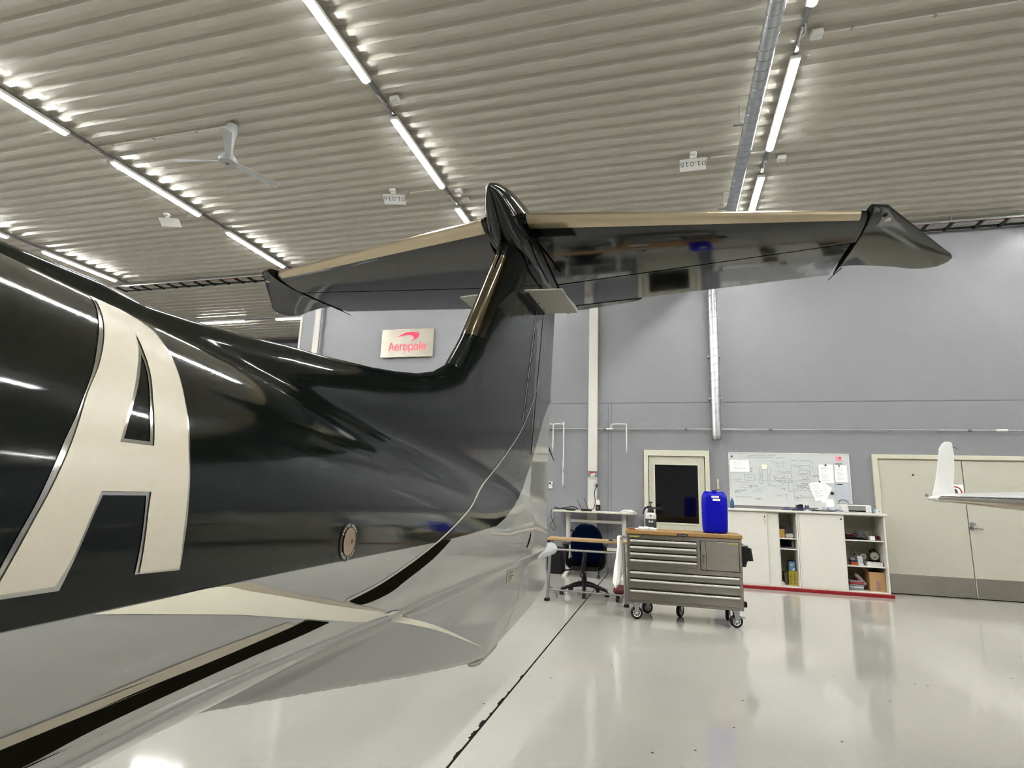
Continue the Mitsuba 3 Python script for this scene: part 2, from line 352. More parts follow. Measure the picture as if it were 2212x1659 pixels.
def plate(x, y, txt, label, skew):
    k = thing('number_plate', label, 'sign', 'number plates under the ceiling')
    part(k, 'lamp_head', soft(x - .045, x + .045, y - .09, y - .01, ZC - .05, ZC - .004, .02), 'white_plastic')
    part(k, 'hanger', rbox(x - .045, x + .045, y - .03, y - .01, ZC - .075, ZC - .03, .005), 'white_plastic', False)
    tilt = trimesh.transformations.rotation_matrix(math.radians(-32), (1, 0, 0))
    def hang(m): return rotz(on_top(moved(m, tilt), x, y, ZC - .075), skew, (x, y, 0))
    part(k, 'plate', hang(box(-.17, .17, -.005, .165, -.002, .002)), 'white_plastic', False)
    if txt:
        t = meshkit.text_mesh(txt, .062, .001); t.apply_translation(-t.bounds.mean(0)); t.apply_scale((1.15, 1, 1))
        part(k, 'number', hang(moved(t, np.array([[-1, 0, 0, 0], [0, 1, 0, .07], [0, 0, -1, -.0027], [0, 0, 0, 1.0]]))), 'ink', False, kind='stuff')
plate(0.41, 7.20, '01.015', 'white number plate reading 01.015 hung left of the round duct', 0)
plate(-4.0, 7.24, '01.016', 'white number plate reading 01.016 hung left of the tail bullet', 14)
plate(-8.25, 7.18, '', 'small white plate hung on the ceiling between two lamp rows at left', 20)
# ceiling fan
FX, FY = -5.36, 5.36
k = thing('ceiling_fan', 'light grey ceiling fan with thick stem and three thin blades', 'fan')
part(k, 'stem', lathe([(0, 5.79), (.062, 5.79), (.075, 5.74), (.066, 5.66), (.052, 5.60), (.048, 5.45), (.058, 5.37), (.07, 5.345), (0, 5.34)], 28, (FX, FY, 0)), 'fan_grey')
part(k, 'motor', lathe([(0, 5.345), (.09, 5.34), (.115, 5.31), (.118, 5.285), (.105, 5.255), (.06, 5.245), (.02, 5.243), (0, 5.243)], 32, (FX, FY, 0)), 'fan_grey', 40)
part(k, 'cap', lathe([(0, 5.246), (.028, 5.244), (.02, 5.232), (0, 5.230)], 16, (FX, FY, 0)), 'steel_dark')
for a in (71, 191, 311):
    b = loft([np.array([(x, -w, .014 * s), (x, 0, .002), (x, w, -.014 * s), (x, w, -.010 * s), (x, 0, .007), (x, -w, .018 * s)]) for x, w, s in ((.09, .03, 1), (.2, .038, 1), (.5, .048, 1.1), (.70, .055, 1.2), (.72, .03, 1.2))])
    part(k, 'blade', on_top(moved(b, trimesh.transformations.rotation_matrix(math.radians(a), (0, 0, 1))), FX, FY, 5.285), 'fan_grey', 20)

# round spiral ducts
def spiral_duct(k, P0, P1, r, ptch=.135):
    P0, P1 = np.array(P0, float), np.array(P1, float); L = np.linalg.norm(P1 - P0); d = (P1 - P0) / L
    part(k, 'pipe', cyl(P0, P1, r, 32), 'galvanised', 40)
    a, b = frame_of(d); N = int(L / ptch * 18); t = np.arange(N) / 18 * 2 * np.pi
    P = P0 + np.outer(np.arange(N) / N * L, d) + (r + .0005) * (np.cos(t)[:, None] * a + np.sin(t)[:, None] * b)
    part(k, 'seam', tube(P, .0035, 4), 'rail_steel')
k = thing('spiral_duct', 'round galvanised duct hung under the ceiling left of the lamps', 'duct')
spiral_duct(k, (0.985, -5, 5.45), (0.985, 9.45, 5.45), .075)
for y in (4.58, 6.35, 8.35, 2.3):
    part(k, 'hanger', rbox(.82, 1.09, y - .015, y + .015, 5.535, 5.56, .003), 'steel_dark', False)
    for x in (.895, 1.075): part(k, 'rod', cyl((x, y, 5.55), (x, y, ZC + .03), .005, 8), 'steel_dull')
    part(k, 'collar', cyl((.985, y + .3, 5.45), (.985, y + .33, 5.45), .079, 32), 'galvanised')
k = thing('spiral_duct', 'upright round galvanised duct on the wall with open lower end', 'duct')
spiral_duct(k, (0.80, 9.78, 2.46), (0.80, 9.78, 5.30), .074)
part(k, 'elbow', tube(smooth_path([(.80, 9.78, 5.29), (.81, 9.775, 5.36), (.86, 9.68, 5.43), (.95, 9.52, 5.45), (.985, 9.44, 5.45)], 4), .075, 32), 'galvanised', 40)
part(k, 'nozzle', lathe([(.077, 2.48), (.078, 2.29), (.072, 2.24), (.066, 2.22), (.064, 2.25), (.068, 2.46)], 32, (.80, 9.78, 0)), 'steel_dull', 40, 'dull grey nozzle')
for z in (2.9, 3.62): part(k, 'clamp', cyl((.80, 9.78, z), (.80, 9.78, z + .03), .079, 32), 'galvanised')
for z in (2.9, 3.62): part(k, 'bracket', rbox(.70, .90, 9.845, YW, z, z + .03, .003), 'steel_dull', False)

# cable tray along the wall top, running on past the wall's end
k = thing('cable_tray', 'long steel cable ladder under the ceiling along the wall top', 'cable tray')
part(k, 'rail', rbox(-12.35, 8.9, 9.56, 9.572, 5.60, 5.63, .002), 'galvanised', False)
part(k, 'rail', rbox(-12.35, 8.9, 9.86, 9.872, 5.60, 5.63, .002), 'galvanised', False)
rung = ply(rbox(-.022, .022, 9.572, 9.86, 5.588, 5.615, .002), 'black_plastic', False)
for i, x in enumerate(np.arange(-12.2, 8.8, .36)):
    part(k, 'rung', {**rung, 'to_world': T().translate([float(x) + .02 * math.sin(i * 2.3), 0, 0])}, None)
for x in np.arange(-11.8, 8.9, 1.8): part(k, 'hanger', rbox(x - .01, x + .01, 9.74, 9.79, 5.62, ZC, .002), 'galvanised', False)
def cable(pts, r, mat, label): one('cable', tube(pts, r, 6), mat, label, 'cable', 30, 'cables in the cable ladder')
for y, m, l in ((9.62, 'cable_red', 'red cable lying in the cable ladder'), (9.66, 'cable_white', 'cream cable lying in the cable ladder, nearest the red one'), (9.80, 'cable_white', 'cream cable lying in the cable ladder, nearest the wall'), (9.83, 'black_plastic', 'black cable lying in the cable ladder')):
    xs = np.arange(-12.2, 8.8, .6); cable([(x, y + .012 * math.sin(x * 1.7 + y * 90), 5.628) for x in xs], .013, m, l)

# compressed air pipe with drops
k = thing('air_pipe', 'thin grey compressed air pipe along the whole wall with looped drops', 'pipe')
YP = 9.85
part(k, 'main_pipe', cyl((-7.2, YP, 2.40), (8.9, YP, 2.40), .013, 12), 'steel_dull')
def drop(xa, xb, z1, valve):
    part(k, 'drop_pipe', tube(smooth_path([(xa, YP, 2.40), (xa, YP, 2.44), (xa + .012, YP - .012, 2.472), (xa + .05, YP - .02, 2.482), (xb - .05, YP - .02, 2.482), (xb - .012, YP - .02, 2.472), (xb, YP - .02, 2.44), (xb, YP - .02, z1)], 4), .010, 8), 'white_plastic')
    part(k, 'end_fitting', cyl((xb, YP - .02, z1 - .05), (xb, YP - .02, z1 + .01), .015, 10), 'steel_dull')
    if valve: part(k, 'valve', cyl((xb, YP - .02, z1 + .22), (xb, YP - .02, z1 + .29), .017, 10), 'steel_dull')
drop(-.915, -.652, 2.05, 0); drop(-1.93, -1.735, 1.42, 1); drop(-2.15, -1.925, 2.05, 0)
for x in (-1.02, -1.95, .32, 1.62, 4.35): part(k, 'coupling', cyl((x - .022, YP, 2.40), (x + .022, YP, 2.40), .022, 12), 'steel_dark')
for x in (-.96, 4.75): part(k, 'tee', cyl((x - .07, YP, 2.40), (x + .07, YP, 2.40), .019, 12), 'white_plastic')
for x in np.arange(-6.5, 8.8, 1.5): part(k, 'bracket', rbox(x - .01, x + .01, YP, YW, 2.39, 2.41, .002), 'steel_dull', False)

# lit sign
k = thing('lit_sign', 'brushed steel wall sign with glowing pink Aeropole lettering', 'sign')
SX0, SX1, SZ0, SZ1 = -5.45, -4.335, 3.80, 4.375
def sign_col(p, n, uv):
    return mix((0.56, 0.52, 0.43), (0.74, 0.70, 0.61), noise(p.x * 140, p.z * 2.0))
satin('sign_steel', proc(sign_col), 0.06, 0.3)
part(k, 'plate', rbox(SX0, SX1, YW - .06, YW - .045, SZ0, SZ1, .003), 'sign_steel', False)
part(k, 'backing', box(SX0 + .04, SX1 - .04, YW - .045, YW, SZ0 + .04, SZ1 - .04), 'black_plastic', False)
PINK = {'type': 'area', 'radiance': {'type': 'rgb', 'value': [0.32, 0.010, 0.035]}}
t = meshkit.text_mesh('Aeropole', .155, .006); b = t.bounds; t.apply_translation((-(b[0][0] + b[1][0]) / 2, 0, 0)); t.apply_scale((.80 / (b[1][0] - b[0][0]), .165 / .155, 1))
part(k, 'lettering', {**ply(to_wall(t, -4.885, 3.935, YW - .06), 'red', False), 'emitter': dict(PINK)}, None, label='pink glowing word Aeropole')
sw = smooth_path([(-.235, -.055), (-.16, -.005), (-.06, .028), (.06, .034), (.16, .022), (.205, -.01), (.205, -.055), (.17, -.095), (.12, -.12), (.045, -.145), (.09, -.115), (.10, -.085), (.07, -.05), (.0, -.022), (-.1, -.028), (-.235, -.055)], 5)
part(k, 'emblem', {**ply(to_wall(prism(sw[:-1], .006), -4.85, 4.27, YW - .06), 'red', False), 'emitter': {'type': 'area', 'radiance': {'type': 'rgb', 'value': [0.30, 0.0, 0.03]}}}, None, label='pink curved swoosh emblem')

# glazed door
struct('door_1', None, None, label='cream door with one tall black window pane')
fr = m3.Manifold.cube((1.045, .12, 2.05)).translate((-.367, YW - .05, 0)) - m3.Manifold.cube((.905, .4, 1.965)).translate((-.297, YW - .2, -.01))
part('door_1', 'frame', fr, 'frame_cream', False)
lf = m3.Manifold.cube((.885, .05, 1.94)).translate((-.287, YW - .01, .012)) - m3.Manifold.cube((.695, .4, .952)).translate((-.195, YW - .2, .862))
part('door_1', 'leaf', lf, 'door_cream', False)
bd = m3.Manifold.cube((.735, .066, .992)).translate((-.215, YW - .018, .842)) - m3.Manifold.cube((.685, .4, .942)).translate((-.19, YW - .2, .867))
part('door_1', 'glazing_bead', bd, 'frame_cream', False)
part('door_1', 'pane', box(-.2, .505, YW + .012, YW + .0125, .86, 1.817), 'pane_glass', False)
for z in (.4, 1.5): part('door_1', 'hinge', cyl((.617, YW - .045, z), (.617, YW - .045, z + .1), .011, 10), 'frame_cream')
struct('wall_black_box', cat_([box(-.9, 1.2, 11.2, 11.25, 0, 2.2), box(-.9, -.85, YW + .25, 11.2, 0, 2.2), box(1.15, 1.2, YW + .25, 11.2, 0, 2.2), box(-.9, 1.2, YW + .25, 11.2, 2.2, 2.25)]), 'joint_black')  # added black box, keeps the space behind the pane dark
one('wall_thermostat', rbox(-2.0, -1.925, YW - .03, YW, 1.42, 1.475, .006), 'white_plastic', 'white wall thermostat with dark display right of the rudder', 'thermostat', False)
part('wall_thermostat', 'display', box(-1.99, -1.955, YW - .0315, YW - .029, 1.437, 1.463), 'black_plastic', False)
one('wall_switch', rbox(-2.0, -1.93, YW - .03, YW, 1.355, 1.412, .006), 'white_plastic', 'white wall switch just below the thermostat', 'switch', False)
one('wall_switch', rbox(.785, .82, YW - .03, YW, 1.43, 1.59, .006), 'cream_plastic', 'narrow cream switch on the wall between glazed door and whiteboard', 'switch', False)

# double door
struct('door_2', None, None, label='wide cream double door with steel kick plates')
part('door_2', 'frame', rbox(3.045, 3.115, YW - .05, YW, 0, 2.025, .004), 'frame_cream', False)
part('door_2', 'frame', rbox(5.32, 5.39, YW - .05, YW, 0, 2.025, .004), 'frame_cream', False)
part('door_2', 'frame', rbox(3.045, 5.39, YW - .052, YW, 1.965, 2.03, .004), 'frame_cream', False)
part('door_2', 'frame_stop', box(3.115, 5.32, YW - .03, YW, 1.952, 1.965), 'tan_metal', False)
for a, b in ((3.12, 4.212), (4.222, 5.315)):
    lk = part('door_2', 'leaf', rbox(a, b, YW - .028, YW, .012, 1.948, .004), 'door_leaf', False)
    part(lk, 'kick_plate', rbox(a + .01, b - .006, YW - .0315, YW - .027, .02, .285, .001), 'stainless', False)
    part(lk, 'bottom_seal', box(a, b, YW - .03, YW - .005, .002, .013), 'joint_black', False)
part('door_2', 'door_handle', cat_([cyl((4.245, YW - .03, .985), (4.245, YW - .08, .985), .012, 12), cyl((4.245, YW - .075, .985), (4.365, YW - .075, .98), .009, 12), cyl((4.245, YW - .03, .985), (4.245, YW - .04, .985), .027, 18)]), 'steel_dark')
part('door_2', 'lock', cat_([cyl((4.25, YW - .03, 1.045), (4.25, YW - .045, 1.045), .026, 18), rbox(4.225, 4.30, YW - .045, YW - .03, 1.03, 1.06, .008)]), 'steel_dull')
part('door_2', 'peephole', cyl((3.572, YW - .035, 1.728), (3.572, YW - .025, 1.728), .013, 14), 'joint_black')
for z in (1.70, 1.60, 1.45, 1.36): part('door_2', 'hinge', cyl((3.117, YW - .04, z), (3.117, YW - .04, z + .09), .011, 10), 'frame_cream')
k = thing('prohibition_sign', 'round red and white prohibition sign on the door, half behind the winglet', 'sign')
part(k, 'sheet', box(3.99, 4.20, YW - .0305, YW - .0285, 1.33, 1.60), 'paper_white', False)
part(k, 'red_ring', to_wall(prism([(.088 * math.cos(a), .088 * math.sin(a)) for a in np.linspace(0, 2 * np.pi, 41)[:-1]], .001, [[(.070 * math.cos(a), .070 * math.sin(a)) for a in np.linspace(0, 2 * np.pi, 41)[:-1]]]), 4.095, 1.49, YW - .031), 'red', False)
part(k, 'slash', to_wall(prism([(-.062, .048), (-.048, .062), (.062, -.048), (.048, -.062)], .001), 4.095, 1.49, YW - .0312), 'red', False)
part(k, 'symbol', to_wall(prism([(-.02, -.05), (.02, -.05), (.035, .01), (.012, .05), (-.012, .05), (-.03, .01)], .0008), 4.095, 1.49, YW - .031), 'ink', False)

# ================================================================ the dark aircraft
# fuselage, fin and keel are one skin: an implicit surface (u aft, v to port, w up), meshed by surface nets
TOP=np.array([(-6,1.60),(-4.2,1.575),(-3.3,1.565),(-2.672,1.562),(-2.528,1.556),(-2.437,1.543),(-2.332,1.546),(-2.206,1.554),(-2.054,1.569),(-1.863,1.582),(-1.619,1.606),(-1.47,1.626),(-1.297,1.656),(-1.138,1.70),(-1.008,1.763),(-.93,1.85),(-.843,1.95),(-.456,2.497),(-.36,2.66)])
TE=np.array([(.86,2.66),(.855,2.543),(.785,1.883),(.765,1.5),(.755,.9),(.77,.62)])
BOT=np.array([(.77,.62),(.37,.53),(-.13,.463),(-.44,.425),(-.62,.445),(-1.15,.535),(-1.83,.666),(-2.2,.734),(-2.6,.80),(-6,1.0)])
POLY=np.vstack([TOP,TE,BOT])
def pdist(P,x,y):
    d=np.full(np.shape(x),9.)
    for (a,b),(c,e) in zip(P[:-1],P[1:]):
        dx,dy=c-a,e-b; t=np.clip(((x-a)*dx+(y-b)*dy)/(dx*dx+dy*dy+1e-12),0,1)
        d=np.minimum(d,np.hypot(x-a-t*dx,y-b-t*dy))
    return d
def inside(P,x,y):
    r=np.zeros(np.shape(x),bool)
    for (a,b),(c,e) in zip(P,np.roll(P,-1,0)):
        if b==e: continue
        r^=((b>y)!=(e>y))&(x<(c-a)*(y-b)/(e-b)+a)
    return r
U=[-6,-4.2,-3.2,-2.5,-1.8,-1,-.3,.4,.9]
ZT=PC(U,[1.605,1.585,1.55,1.485,1.387,1.268,1.16,1.05,.97])
ZB=PC(U,[.63,.68,.722,.763,.787,.80,.815,.83,.84])
HA=PC(U,[.70,.60,.50,.40,.31,.215,.14,.075,.045])
KK=PC([-6,-3.2,-2.5,-1.8,-1,0,1],[.025,.03,.035,.055,.12,.16,.16])
def flat(u,w):
    """things that depend on u and w only"""
    ins=inside(POLY,u,w); sg=np.where(ins,1,-1)
    s=pdist(TOP,u,w); sb=pdist(BOT,u,w); dt=pdist(TE,u,w); sp=pdist(np.vstack([POLY,POLY[:1]]),u,w)*sg
    T=np.minimum(.075,.1*np.abs(dt)+.006)
    T=np.minimum(T,.016+.33*sb)
    L=np.interp(w,[1.5,1.9],[.16,.26])
    return ins,s*sg,dt,sb,sp,T,L
def field(u,v,w,fl=None):
    ins,s,dt,sb,sp,T,L=fl if fl is not None else flat(u,w)
    av=np.abs(v)
    q=np.clip((L-s)/L,0,None)
    r=np.sqrt(q*q+(v/T)**2); g=np.sqrt((q/L)**2+(v/T**2)**2)/np.maximum(r,1e-4)
    front=(r-1)/np.maximum(g,1)
    m=np.maximum(.024-np.abs(front+sp),0)/.024; fb=np.maximum(front,-sp)+m*m*.006
    a=HA(np.clip(u,-6,.9)); zt=ZT(np.clip(u,-6,.9)); zb=ZB(np.clip(u,-6,.9)); b=(zt-zb)/2; dz=w-(zt+zb)/2
    r=np.sqrt((v/a)**2+(dz/b)**2); g=np.sqrt((v/a**2)**2+(dz/b**2)**2)/np.maximum(r,1e-4)
    fe=(r-1)/np.maximum(g,1)
    fe=np.maximum(fe,u-.55)
    k=KK(np.clip(u,-6,1)); t=np.clip((w-.88)/.3,0,1); k=.05+(k-.05)*t*t*(3-2*t)
    h=np.maximum(k-np.abs(fe-fb),0)/k
    return np.minimum(fe,fb)-h*h*k*.25
def grad(u,v,w,e=2e-4):
    return np.stack([field(u+e,v,w)-field(u-e,v,w),field(u,v+e,w)-field(u,v-e,w),field(u,v,w+e)-field(u,v,w-e)],-1)/(2*e)
def nets(lo,hi,h):
    n=[int(np.ceil((b-a)/h))+1 for a,b in zip(lo,hi)]
    ax=[a+h*np.arange(k) for a,k in zip(lo,n)]
    uu,ww=np.meshgrid(ax[0],ax[2],indexing='ij'); fl=[np.asarray(q)[:,None,:] for q in flat(uu,ww)]
    F=np.empty(n,np.float32)
    for j,v in enumerate(ax[1]):
        F[:,j,:]=field(uu,np.full_like(uu,v),ww,[q[:,0,:] for q in fl])
    S=F<0; cs=[k-1 for k in n]
    cnt=np.zeros(cs,np.int16); pos=np.zeros(cs+[3],np.float32)
    sl=lambda o:tuple(slice(a,a+c) for a,c in zip(o,cs))
    for axis in range(3):
        for i in (0,1):
            for j in (0,1):
                o=[0,0,0]; oth=[k for k in range(3) if k!=axis]; o[oth[0]]=i;o[oth[1]]=j
                p=list(o);p[axis]=1
                A,B=F[sl(o)],F[sl(p)]; x=(A<0)!=(B<0)
                t=A/np.where(x,A-B,1); cnt+=x
                for k in range(3): pos[...,k]+=np.where(x,(t if k==axis else o[k]),0)
    act=cnt>0; idx=np.full(cs,-1); idx[act]=np.arange(act.sum())
    V=(pos[act]/cnt[act][:,None]+np.argwhere(act))*h+np.array(lo)
    Q=[]
    for axis in range(3):
        oth=[(axis+1)%3,(axis+2)%3]
        a=[slice(0,k) for k in n];b=list(a); a[axis]=slice(0,n[axis]-1); b[axis]=slice(1,n[axis])
        for o in oth: a[o]=slice(1,n[o]-1); b[o]=slice(1,n[o]-1)
        A,B=S[tuple(a)],S[tuple(b)]
        for flip in (0,1):
            e=np.argwhere((A!=B)&(A if not flip else B))
            if not len(e): continue
            for o in oth: e[:,o]+=1
            c=[]
            for di,dj in ((-1,-1),(0,-1),(0,0),(-1,0)):
                f=e.copy(); f[:,oth[0]]+=di; f[:,oth[1]]+=dj; c.append(idx[f[:,0],f[:,1],f[:,2]])
            q=np.stack(c,1); Q.append(q if not flip else q[:,::-1])
    Q=np.vstack(Q)
    for it in range(4):
        f=field(*V.T); g=grad(*V.T); st=f/np.maximum((g*g).sum(1),.25)
        V=V-np.clip(st,-h*.6,h*.6)[:,None]*g
    g=grad(*V.T); N=g/np.maximum(np.linalg.norm(g,axis=1,keepdims=True),1e-9)
    return V,np.vstack([Q[:,[0,1,2]],Q[:,[0,2,3]]]),N
AP = thing('airplane', 'dark green-grey T-tail airplane with cream letter A, tail towards the wall', 'airplane')
SV, SF, SN = nets([-5.2, -.686, .38], [.95, .686, 2.75], .014)
def to_world_n(n): return n[:, :1] * AFT + n[:, 1:2] * PORT + n[:, 2:] * np.array([0, 0, 1.0])
def ply_n(v, f, n, mat):
    path = meshkit.write_ply(trimesh.Trimesh(v, f, process=False), False, normals=n)
    return {'type': 'ply', 'filename': path, 'face_normals': False, 'bsdf': {'type': 'ref', 'id': mat}}
def skin(sel, mat):
    fc = SF[sel]; used = np.unique(fc); idx = np.full(len(SV), -1); idx[used] = np.arange(len(used))
    return ply_n(air(SV[used]), idx[fc], to_world_n(SN[used]), mat)
cu, cv, cw = SV[SF].mean(1).T
hinge = np.where(cw > 1.6, .096 + (cw - 2.326) * .31, -.125 + .12 * (1.6 - cw))
rud = (cu > hinge) & (cw > .96)
fin = (~rud) & (cw > 1.70) & (cu > -1.05)
keel = (cw < .835) & (np.abs(cv) < .16) & (cu > -2.15) & ~rud
part(AP, 'fuselage', skin(~(rud | fin | keel), 'paint_livery'), None)
FIN = part(AP, 'fin', skin(fin, 'paint_livery'), None)
RUD = part(AP, 'rudder', skin(rud, 'paint_livery'), None)
KEEL = part(AP, 'ventral_fin', skin(keel, 'paint_pale'), None)

def side(u, w):
    """the outermost port point of the skin at u, w"""
    lo, hi = np.zeros_like(u), np.full_like(u, .9)
    vs = np.linspace(.9, 0, 61); f = np.stack([field(u, np.full_like(u, v), w) for v in vs])
    k = np.argmax(f < 0, 0); none = ~(f < 0).any(0); k = np.maximum(k, 1)
    hi, lo = vs[k - 1].copy(), vs[k].copy()
    for _ in range(24):
        m = (lo + hi) / 2; i = field(u, m, w) < 0; lo = np.where(i, m, lo); hi = np.where(i, hi, m)
    return np.where(none, .02, lo)
def decal(poly, holes=(), off=.0012, step=.012):
    """a thin print on the port side, drawn in u, w"""
    sh = shapely.Polygon(poly, holes).buffer(0)
    if sh.geom_type != 'Polygon': sh = max(sh.geoms, key=lambda g: g.area)
    cs = m3.CrossSection([np.array(sh.exterior.coords)[:-1]] + [np.array(h.coords)[:-1] for h in sh.interiors], m3.FillRule.EvenOdd)
    mm = cs.extrude(.05).refine_to_length(step).to_mesh(); v, f = np.array(mm.vert_properties)[:, :3].astype(float), np.array(mm.tri_verts)
    f = f[(v[f][:, :, 2] > .0499).all(1)]; used = np.unique(f); idx = np.full(len(v), -1); idx[used] = np.arange(len(used)); v = v[used]; f = idx[f]
    q = np.stack([v[:, 0], side(v[:, 0], v[:, 1]), v[:, 1]], 1)
    g = grad(*q.T); n = g / np.linalg.norm(g, axis=1, keepdims=True)
    q = q + n * off; w = air(q)
    fn = np.cross(w[f[:, 1]] - w[f[:, 0]], w[f[:, 2]] - w[f[:, 0]]); bad = (fn * to_world_n(n)[f[:, 0]]).sum(1) < 0
    f[bad] = f[bad][:, ::-1]
    return w, f, to_world_n(n)
def band(line, half):
    return np.array(shapely.LineString(line).buffer(half, cap_style='flat').exterior.coords)[:-1]
def round_off(P, keep=25, n=5):
    """curves through the gentle corners of an outline, its sharp corners kept"""
    P = np.asarray(P, float); N = len(P); d = np.roll(P, -1, 0) - P; a = np.degrees(np.arctan2(d[:, 1], d[:, 0])); turn = np.abs((a - np.roll(a, 1) + 180) % 360 - 180)
    c = [i for i in range(N) if turn[i] > keep] or [0]; out = []
    for i, j in zip(c, c[1:] + [c[0] + N]):
        seg = P[[k % N for k in range(i, j + 1)]]
        out += list(smooth_path(seg, n)[:-1]) if len(seg) > 2 else [seg[0]]
    return np.array(out)
A_OUT = [(-2.671, 1.453), (-2.695, 1.425), (-2.714, 1.4), (-2.743, 1.357), (-2.761, 1.326), (-2.785, 1.286), (-2.797, 1.264), (-2.811, 1.239), (-2.823, 1.213), (-2.837, 1.18), (-2.851, 1.149), (-2.86, 1.125), (-2.867, 1.099), (-2.801, 1.098), (-2.78, 1.161), (-2.769, 1.186), (-2.713, 1.186), (-2.715, 1.102), (-2.648, 1.099), (-2.648, 1.139), (-2.645, 1.191), (-2.64, 1.238), (-2.63, 1.286), (-2.625, 1.313), (-2.614, 1.351), (-2.603, 1.39), (-2.591, 1.422), (-2.6, 1.441), (-2.615, 1.453)]
A_IN = [(-2.673, 1.447), (-2.692, 1.423), (-2.713, 1.392), (-2.741, 1.349), (-2.758, 1.323), (-2.78, 1.291), (-2.793, 1.264), (-2.804, 1.239), (-2.825, 1.193), (-2.841, 1.159), (-2.858, 1.116), (-2.862, 1.103), (-2.807, 1.103), (-2.796, 1.126), (-2.783, 1.163), (-2.772, 1.19), (-2.707, 1.19), (-2.71, 1.163), (-2.71, 1.103), (-2.651, 1.102), (-2.653, 1.146), (-2.649, 1.191), (-2.644, 1.238), (-2.634, 1.287), (-2.624, 1.327), (-2.615, 1.36), (-2.608, 1.391), (-2.601, 1.417), (-2.606, 1.435), (-2.63, 1.444)]
H_OUT = [(-2.659, 1.395), (-2.683, 1.357), (-2.696, 1.337), (-2.716, 1.303), (-2.734, 1.272), (-2.748, 1.242), (-2.7, 1.242), (-2.692, 1.279), (-2.687, 1.301), (-2.676, 1.333), (-2.667, 1.367)]
H_IN = [(-2.674, 1.362), (-2.689, 1.339), (-2.71, 1.304), (-2.728, 1.274), (-2.741, 1.247), (-2.704, 1.247), (-2.698, 1.278), (-2.68, 1.333), (-2.675, 1.352)]
L = part(AP, 'registration_letter', ply_n(*decal(round_off(A_IN), [H_OUT], .0022, .007), 'paint_cream'), None, label='big cream letter A')
part(L, 'chrome_outline', ply_n(*decal(round_off(A_OUT), [H_IN], .001, .007), 'chrome'), None, label='thin chrome outline')
def stripe(poly, mat, off, label, name='stripe', step=.015): return part(AP, name, ply_n(*decal(round_off(poly, 20), (), off, step), mat), None, label=label)
stripe([(-2.565, 1.068), (-2.492, 1.051), (-2.35, 1.017), (-2.138, 0.966), (-1.894, 0.911), (-1.806, 0.8895), (-1.77, 0.8885), (-1.765, 0.877), (-1.808, 0.881), (-1.845, .885), (-1.903, 0.891), (-1.967, 0.9), (-2.275, 0.969), (-2.47, 1.013), (-2.527, 1.025), (-2.681, 1.055), (-2.757, 1.069), (-2.663, 1.0685)], 'paint_ivory', .0016, 'wide tapering cream swoosh')
stripe([(-1.80, .8882), (-1.745, 0.885), (-1.60, .846), (-1.135, 0.714), (-0.504, 0.492), (-1.121, 0.695), (-1.60, .825), (-1.772, 0.876), (-1.80, .880)], 'paint_ivory', .002, 'cream swoosh running out on the ventral fin')
stripe([(-2.564, 1.069), (-2.499, 1.064), (-2.36, 1.027), (-2.163, 0.98), (-1.872, 0.91), (-1.818, 0.89), (-2.138, 0.966), (-2.35, 1.017), (-2.492, 1.051)], 'paint_tan', .0013, 'narrow tan band above the swoosh')
stripe([(-5.1, .953), (-2.814, 0.953), (-2.702, 0.954), (-2.622, 0.957), (-2.505, 0.958), (-2.306, 0.965), (-2.274, 0.966), (-2.164, 0.94), (-2.273, 0.935), (-2.393, 0.934), (-2.555, 0.929), (-2.671, 0.924), (-2.751, 0.915), (-2.9, .91), (-5.1, .90)], 'paint_dark_stripe', .0012, 'dark lower stripe')
stripe([(-5.1, .966), (-2.822, 0.966), (-2.713, 0.97), (-2.572, 0.975), (-2.345, 0.977), (-2.315, 0.965), (-2.505, 0.958), (-2.622, 0.957), (-2.702, 0.954), (-2.814, 0.953), (-5.1, .953)], 'paint_tan', .0016, 'narrow tan band along the dark stripe')
stripe([(-2.127, 0.975), (-1.997, 0.989), (-1.871, 1.014), (-1.64, 1.0595), (-1.506, 1.0605), (-1.658, 1.015), (-1.815, 0.979), (-1.903, 0.957), (-2.032, 0.953)], 'paint_dark_stripe', .0012, 'dark stripe rising behind the swoosh')
stripe(band(smooth_path([(-2.141, 0.979), (-2.01, 0.992), (-1.87, 1.0165), (-1.655, 1.0605), (-1.42, 1.1125), (-1.182, 1.162), (-0.862, 1.2315), (-0.631, 1.2995), (-0.445, 1.392), (-0.25, 1.5035), (-0.13, 1.585), (-0.044, 1.66), (0.074, 1.771), (0.15, 1.845), (0.25, 1.955)], 6), .0028), 'paint_cream', .0018, 'thin cream line sweeping up to the rudder', step=.012)
